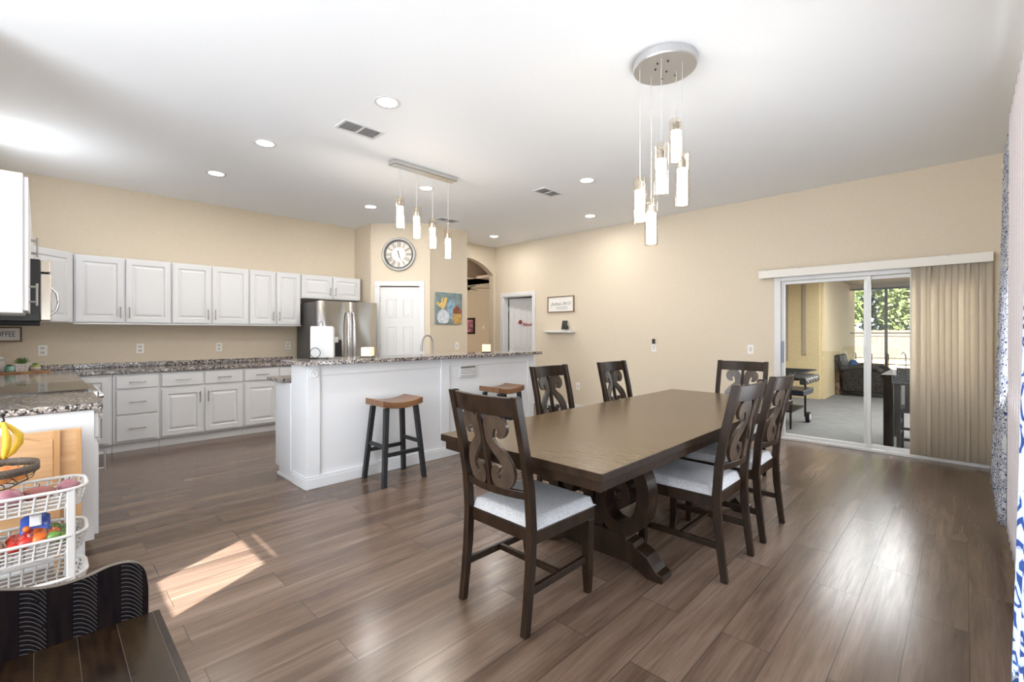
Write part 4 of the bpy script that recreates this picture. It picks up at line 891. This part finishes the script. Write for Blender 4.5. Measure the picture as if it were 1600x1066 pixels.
# ------------------------------------------------------------------ ceiling fixtures
def pendant_glass(parent, x, y, ztop, zsil, zbot, r=.046):
    g = MB().lathe((x, y, 0), [(r, ztop), (r, zbot), (r - .004, zbot), (r - .004, ztop)], 28, closed=True).build('glass_shade', PGL, parent)
    MB().lathe((x, y, 0), [(.001, zsil), (.030, zsil), (.030, zbot + .012), (.001, zbot + .012)], 20).build('light_core', GLOW, g)
    MB().cyl((x, y, zsil), (x, y, zsil + .055), .02, 16).tube([(x - r * 1.15, y, ztop - .03), (x + r * 1.15, y, ztop - .03)], .003, 6).build('socket_cap', NICK, g)
    MB().cyl((x, y, zsil + .05), (x, y, 3.0), .0022, 6).build('cord', CORD, g)
bp_ = root('linear_pendant_light', (2.87, 4.09, H), 'chrome bar ceiling pendant with four glowing glass cylinders over the island', 'pendant light')
MB().box(2.455, 3.255, 4.03, 4.15, 3.005, H).build('canopy', CHROME, bp_, bev=.006)
for x, a, b, c in ((2.56, 2.70, 2.605, 2.385), (2.76, 2.637, 2.537, 2.305), (2.964, 2.55, 2.45, 2.228), (3.172, 2.46, 2.361, 2.141)): pendant_glass(bp_, x, 4.10, a, b, c, .042)
rp = root('round_pendant_light', (2.775, 1.36, H), 'round chrome ceiling pendant with five glowing glass cylinders over the dining table', 'pendant light')
MB().lathe((2.775, 1.36, 0), [(.001, 2.995), (.19, 2.995), (.195, 3.003), (.195, H), (.001, H)], 48, smooth=False).build('canopy', mat('satin_nickel', (.62, .62, .63), .3, .8), rp)
# position of each pendant solved along its own image ray at a fixed drop from the plate
for x, y, a, b, c in ((2.665, 1.472, 2.31, 2.225, 2.02), (2.645, 1.318, 2.47, 2.375, 2.165), (2.79, 1.46, 2.19, 2.10, 1.895), (2.84, 1.315, 2.68, 2.61, 2.41), (2.765, 1.24, 2.43, 2.33, 2.10)): pendant_glass(rp, x, y, a, b, c, .043)
for x, y in ((2.70, 1.30), (2.86, 1.42), (2.73, 1.40), (2.80, 1.36), (2.88, 1.34), (2.68, 1.36)): MB().sphere((x, y, 2.993), .006, 8, 6).build('screw', BLKM, rp)
CLs = [(1.82, 3.09, 'largest, nearest the camera'), (1.434, 4.555, 'second from the kitchen wall on the left'), (1.337, 5.80, 'leftmost, closest to the kitchen wall cabinets'), (3.172, 5.82, 'in front of the fridge and clock'), (4.338, 3.058, 'between the two pendants on the right'), (5.70, 3.961, 'nearest the framed sign wall'), (5.70, 6.03, 'by the arch corner'), (3.23, 4.60, 'just behind the bar pendant')]
p0 = None
for x, y, t in CLs:
    if p0 is None:
        p0 = root('recessed_light', (x, y, H), 'round recessed ceiling light, ' + t, 'ceiling light', 'recessed ceiling lights')
        MB().lathe((x, y, H), [(.072, -.002), (.095, -.004), (.098, 0), (.098, .003), (.07, .003)], 36, closed=True).build('trim_ring', TRIM, p0)
        MB().lathe((x, y, H), [(.001, -.0015), (.073, -.0015), (.073, .002), (.001, .002)], 36, smooth=False).build('lens', LAMPW, p0)
    else: copy_to(p0, (x, y, H), None, 'round recessed ceiling light, ' + t)
    area('downlight', (x, y, H - .02), (0, 0, -1), .13, .13, 13, (1, .96, .90), 'DISK', PI)
def vent(cx, cy_, wx, wy, label):
    r = root('ceiling_vent', (cx, cy_, H), label, 'vent', 'ceiling air vents')
    MB().box(cx - wx / 2, cx + wx / 2, cy_ - wy / 2, cy_ - wy / 2 + .022, H - .01, H).box(cx - wx / 2, cx + wx / 2, cy_ + wy / 2 - .022, cy_ + wy / 2, H - .01, H).box(cx - wx / 2, cx - wx / 2 + .022, cy_ - wy / 2 + .022, cy_ + wy / 2 - .022, H - .01, H).box(cx + wx / 2 - .022, cx + wx / 2, cy_ - wy / 2 + .022, cy_ + wy / 2 - .022, H - .01, H).box(cx - .008, cx + .008, cy_ - wy / 2 + .022, cy_ + wy / 2 - .022, H - .01, H).build('frame', TRIM, r, bev=.002)
    MB().box(cx - wx / 2 + .01, cx + wx / 2 - .01, cy_ - wy / 2 + .01, cy_ + wy / 2 - .01, H - .002, H - .0003).build('backing', mat('vent_dark', (.12, .12, .12), .8) if 'vent_dark' not in MATS else MATS['vent_dark'], r)
    n = 9
    for k in range(n):
        y = cy_ - wy / 2 + .03 + (wy - .06) * k / (n - 1); MB(T(cx, y, H - .006) @ RX(R(35))).box(-wx / 2 + .022, wx / 2 - .022, -.006, .006, -.0008, .0008).build('slat', TRIM, r)
vent(1.90, 3.665, .36, .21, 'white ceiling air vent between the front recessed lights'); vent(4.36, 3.65, .36, .20, 'white ceiling air vent right of the bar pendant'); vent(4.36, 5.65, .36, .20, 'faint white ceiling air vent near the pantry')

# ------------------------------------------------------------------ curtains on right wall
def curtain(name, x0, x1, y0, ztop, zbot, folds, amp, m, label, flare=.0, xf=0):
    r = root(name, ((x0 + x1) / 2, y0, zbot), label, 'curtain')
    def f(u, v):
        w_ = 1 - v; s_ = math.sin(u * folds * 2 * PI + .4 * math.sin(v * 3)); return (x0 + (x1 - x0) * u + xf * w_ * (u - .2), y0 + s_ * amp * (.55 + .6 * w_) + flare * w_ ** 1.5, zbot + (ztop - zbot) * v)
    MB().grid(f, folds * 12, 24).build('cloth', m, r, solid=.002); return r
rod = root('curtain_rod', (3.4, -.215, 2.5), 'curtain rod along the top of the right wall', 'curtain rod')
MB().cyl((.3, -.215, 2.50), (4.75, -.215, 2.50), .011, 12).build('rod', BRZ, rod); MB().lathe((0, 0, 0), [(.001, 0)] * 2) and None
MB().sphere((4.78, -.215, 2.50), .028, 12, 8).build('finial', mat('finial_cream', (.7, .6, .42), .4), rod); MB().cyl((4.6, -.299, 2.5), (4.6, -.215, 2.5), .008, 8).build('bracket', BRZ, rod)
curtain('printed_curtain', 3.95, 4.62, -.205, 2.53, .22, 5, .03, CURT, 'far white curtain printed with dark blue flowers, beside the vertical blinds', .035, .55)
curtain('sheer_curtain', 1.85, 3.72, -.18, 2.49, .25, 14, .015, SHEER, 'plain pale sheer curtain between the two printed panels')
curtain('printed_curtain', .9, 1.75, -.125, 2.50, .03, 5, .018, CURT2, 'near white curtain with blue floral print, cut by the right edge', .035)
wfr = struct('window_2', MB().box(.5, 4.5, YR, YR + .02, .55, .62).box(.5, 4.5, YR, YR + .02, 2.38, 2.45).box(.5, .57, YR, YR + .02, .62, 2.38).box(4.43, 4.5, YR, YR + .02, .62, 2.38), TRIM)

# ------------------------------------------------------------------ patio
struct('wall_exterior', MB().box(6.48, 6.6, -7, -.4, -.1, 3.2).box(-3.3, 6.48, -.5, -.4, -.1, 3.2), STUC)
struct('patio_floor', MB().box(6.6, 15.2, -5, 3.6, -.12, -.03), CONC)
struct('ground', MB().box(-30, 60, -40, 40, -.3, -.13), DIRT)
struct('wall_patio', MB().box(11.05, 11.15, 2.1, 3.6, -.1, 2.5).box(11.15, 14.79, 2.03, 2.15, -.1, 2.5).box(6.6, 11.15, 3.5, 3.6, -.1, 2.5), STUC)
struct('ceiling_patio', MB().box(6.6, 15.0, -5, 3.6, 2.52, 2.62).box(14.2, 14.4, -5, 2.03, 2.40, 2.52), STUC)
for (ya, yb, za, zb) in ((2.33, 2.40, .86, 2.33), (2.65, 2.73, .73, 2.32)):
    struct('window_4', MB().box(11.035, 11.05, ya, yb, za, zb), mat('narrow_window', (.30, .25, .19), .4) if 'narrow_window' not in MATS else MATS['narrow_window'], bev=.002)
scr = root('screen_frame', (14.1, .5, -.03), 'dark metal screen frame closing the patio opening', 'screen frame')
DBR = mat('dark_bronze', (.03, .022, .018), .5)
for y in (1.33, .1, -1.2): MB().box(14.08, 14.13, y - .028, y + .028, -.03, 2.40).build('post', DBR, scr)
MB().box(14.08, 14.13, -4, 2.03, 2.355, 2.40).build('top_beam', DBR, scr); MB().box(14.09, 14.12, -4, 2.03, 1.30, 1.325).build('mid_rail', DBR, scr)
# low railing and planter
gr = root('garden_railing', (16.2, 1.0, -.13), 'low dark curled garden railing beyond the patio screen', 'railing')
for k in range(12): y = -1.4 + k * .36; MB().tube([(16.2, y, -.13), (16.2, y, .72), (16.2, y + .05, .80), (16.2, y + .09, .74)], .012, 6).build('baluster', DBR, gr)
MB().box(16.19, 16.22, -1.6, 3, .44, .47).build('rail', DBR, gr)
tag(MB().box(19.0, 19.4, -6, 7, -.13, .42).build('garden_wall', noisy('garden_wall_tan', (.55, .40, .22), (.65, .50, .30), 4, .8)), 'low tan garden wall in front of the fence', 'wall')
fe = root('wooden_fence', (24, 1, -.13), 'sunlit tan board fence behind the patio', 'fence')
m = MB()
for k in range(110): y = -6 + k * .145; m.box(24, 24.02, y, y + .138, -.13, 1.41 + .02 * (k % 2))
m.build('boards', FENCE, fe); MB().box(23.96, 24.0, -6, 10, 1.18, 1.26).build('rail', FENCE, fe); MB().box(23.96, 24.0, -6, 10, .3, .38).build('rail', FENCE, fe)
# trees
LV = [noisy('foliage_%d' % i, a, b, 3, .7) for i, (a, b) in enumerate((((.05, .085, .015), (.16, .20, .05)), ((.08, .11, .025), (.22, .25, .08))))]
BARK = noisy('bark', (.10, .07, .05), (.2, .15, .11), 5, .9)
tn = ['leafy tree close behind the fence, seen left of the screen post', 'leafy tree close behind the fence, seen right of the screen post', 'leafy tree behind the fence hidden mostly by the blinds', 'far tree at the left end of the patio view', 'far tree right behind the screen post', 'far tree near the blinds edge']
for i, (x, y, h) in enumerate(((26.2, 4.5, 6.5), (26.2, 1.5, 7), (26.4, -1.5, 6.5), (29.6, 5.9, 8), (29.6, 2.9, 8), (29.8, -.1, 8))):
    r = root('tree', (x, y, -.13), tn[i], 'tree', 'trees behind the fence'); MB().tube([(x, y, -.13), (x + .1, y, h * .35), (x, y + .2, h * .7)], [.16, .12, .05], 8).build('trunk', BARK, r)
    m = MB(); rnd = random.Random(i + 3)
    for k in range(4600):
        while True:
            p = Vector((rnd.uniform(-1, 1), rnd.uniform(-1, 1), rnd.uniform(-1, 1)))
            if .2 < p.length < 1: break
        c = Vector((x + p.x * 1.4, y + p.y * 1.4, h * .52 + p.z * h * .46)); a = Vector((rnd.uniform(-1, 1), rnd.uniform(-1, 1), rnd.uniform(-1, 1))).normalized(); b = a.orthogonal().normalized(); s_ = rnd.uniform(.04, .095)
        m.add([tuple(c + a * s_ * 1.6), tuple(c + b * s_), tuple(c - a * s_ * 1.6), tuple(c - b * s_)], [(0, 1, 2, 3)])
    m.build('foliage', LV[i % 2], r)
# grill cart
gc = root('barbecue_cart', (7.75, 1.9, -.03), 'black folding barbecue grill cart with one white wheel on the patio', 'barbecue')
for x, y in ((7.36, 1.74), (7.36, 2.3), (8.1, 1.72), (8.1, 2.3)): MB().tube([(x, y, -.03 if x < 8 else .05), (x, y, .70)], .014, 8).build('leg', BLKM, gc)
MB().box(7.30, 8.2, 1.62, 2.35, .66, .70).build('firebox', BLKM, gc, bev=.01)
MB().box(7.34, 8.15, 1.55, 1.63, .60, .70).build('front_panel', BLK, gc, bev=.015)
for k in range(5): MB().cyl((7.42 + .16 * k, 1.55, .65), (7.42 + .16 * k, 1.53, .65), .025, 12).build('knob', CHROME, gc)
m = MB()
for k in range(15): m.tube([(7.34 + .06 * k, 1.62, .76), (7.34 + .06 * k, 2.36, .76)], .005, 5)
m.tube([(7.32, 1.6, .76), (8.2, 1.6, .76), (8.2, 2.38, .76), (7.32, 2.38, .76)], .009, 6, closed=True); m.build('top_grate', BLKM, gc)
MB().box(7.36, 8.1, 1.72, 2.3, .20, .22).build('lower_shelf', BLKM, gc, bev=.004)
MB().prism([(7.55, .42), (8.12, .42), (8.16, .50), (7.52, .50)], 1, 1.62, 1.9).build('side_tray', mat('tray_blue_black', (.02, .03, .06), .3), gc, bev=.01)
wl = MB().tube([(8.12, 1.66, .05), (8.12, 1.71, .05)], .078, 20).build('wheel', BLK, gc); MB().cyl((8.12, 1.655, .05), (8.12, 1.67, .05), .045, 16).build('hubcap', WPL, wl)
# wicker armchair
wc = root('wicker_armchair', (12.5, 1.5, -.03), 'dark wicker armchair with navy cushions on the patio', 'armchair')
MB().box(12.1, 12.95, 1.15, 1.85, .05, .34).build('seat_base', WICK, wc, bev=.04, seg=3)
MB(T(12.5, 1.84, .3) @ RX(R(-14))).box(-.44, .44, -.04, .05, 0, .56).build('backrest', WICK, wc, bev=.04, seg=3)
for x in (12.06, 12.90): MB().tube([(x, 1.9, .55), (x, 1.6, .60), (x, 1.3, .58), (x, 1.14, .48), (x, 1.13, .3), (x, 1.15, -.02)], [.05, .055, .06, .06, .045, .03], 10).box(x - .025, x + .025, 1.16, 1.85, .08, .55).build('arm', WICK, wc)
MB(T(12.35, 1.66, .48) @ RX(R(-20))).sphere((0, 0, .08), .22, 16, 10, (1.2, .45, .9)).build('pillow', BLUEP, wc); MB().box(12.14, 12.85, 1.18, 1.72, .345, .43).build('cushion', BLUEP, wc, bev=.04, seg=3)
for x, y in ((12.12, 1.85), (12.9, 1.85)): MB().cyl((x, y, -.03), (x, y, .1), .03, 8).build('leg', WICK, wc)
bx = tag(MB().box(12.25, 12.75, 1.945, 2.02, -.03, .52).build('wicker_side_box', noisy('brown_weave', (.12, .06, .03), (.3, .2, .13), 14, .7), bev=.01), 'brown woven side box between the patio wall and wicker armchair', 'box')
# patio table + chair
ptb = root('patio_table', (7.4, .1, -.03), 'dark wooden patio table just outside the glass', 'table')
MB().box(6.86, 7.9, -.45, .70, .80, .835).build('tabletop', TWOOD, ptb, bev=.004)
for x, y in ((6.92, .63), (6.92, -.38), (7.84, .63), (7.84, -.38)): MB().box(x - .045, x + .045, y - .045, y + .045, -.03, .80).build('leg', TWOOD, ptb, bev=.004)
MB().box(6.9, 7.86, -.4, .66, .72, .80).build('apron', TWOOD, ptb)
pc = root('patio_chair', (6.95, .3, -.03), 'dark wooden patio chair pulled up outside the glass beside the blinds', 'chair')
for y in (.12, .525): MB().box(6.70, 6.735, y - .018, y + .018, -.03, .93).build('back_leg', TWOOD, pc, bev=.003)
for y in (.12, .525): MB().box(7.09, 7.125, y - .018, y + .018, -.03, .44).build('front_leg', TWOOD, pc, bev=.003)
MB().box(6.70, 7.14, .09, .555, .43, .475).build('seat', TWOOD, pc, bev=.008); MB().box(6.70, 6.73, .12, .53, .84, .93).build('top_rail', TWOOD, pc, bev=.004)
for k in range(4): MB().box(6.708, 6.725, .17 + k * .085, .215 + k * .085, .475, .84).build('slat', TWOOD, pc)
for z in (.12, .24): MB().box(6.71, 6.73, .12, .53, z, z + .03).box(6.71, 7.11, .515, .535, z + .05, z + .08).build('stretcher', TWOOD, pc)
for o in list(bpy.data.objects):
    if '_local' in o: del o['_local']
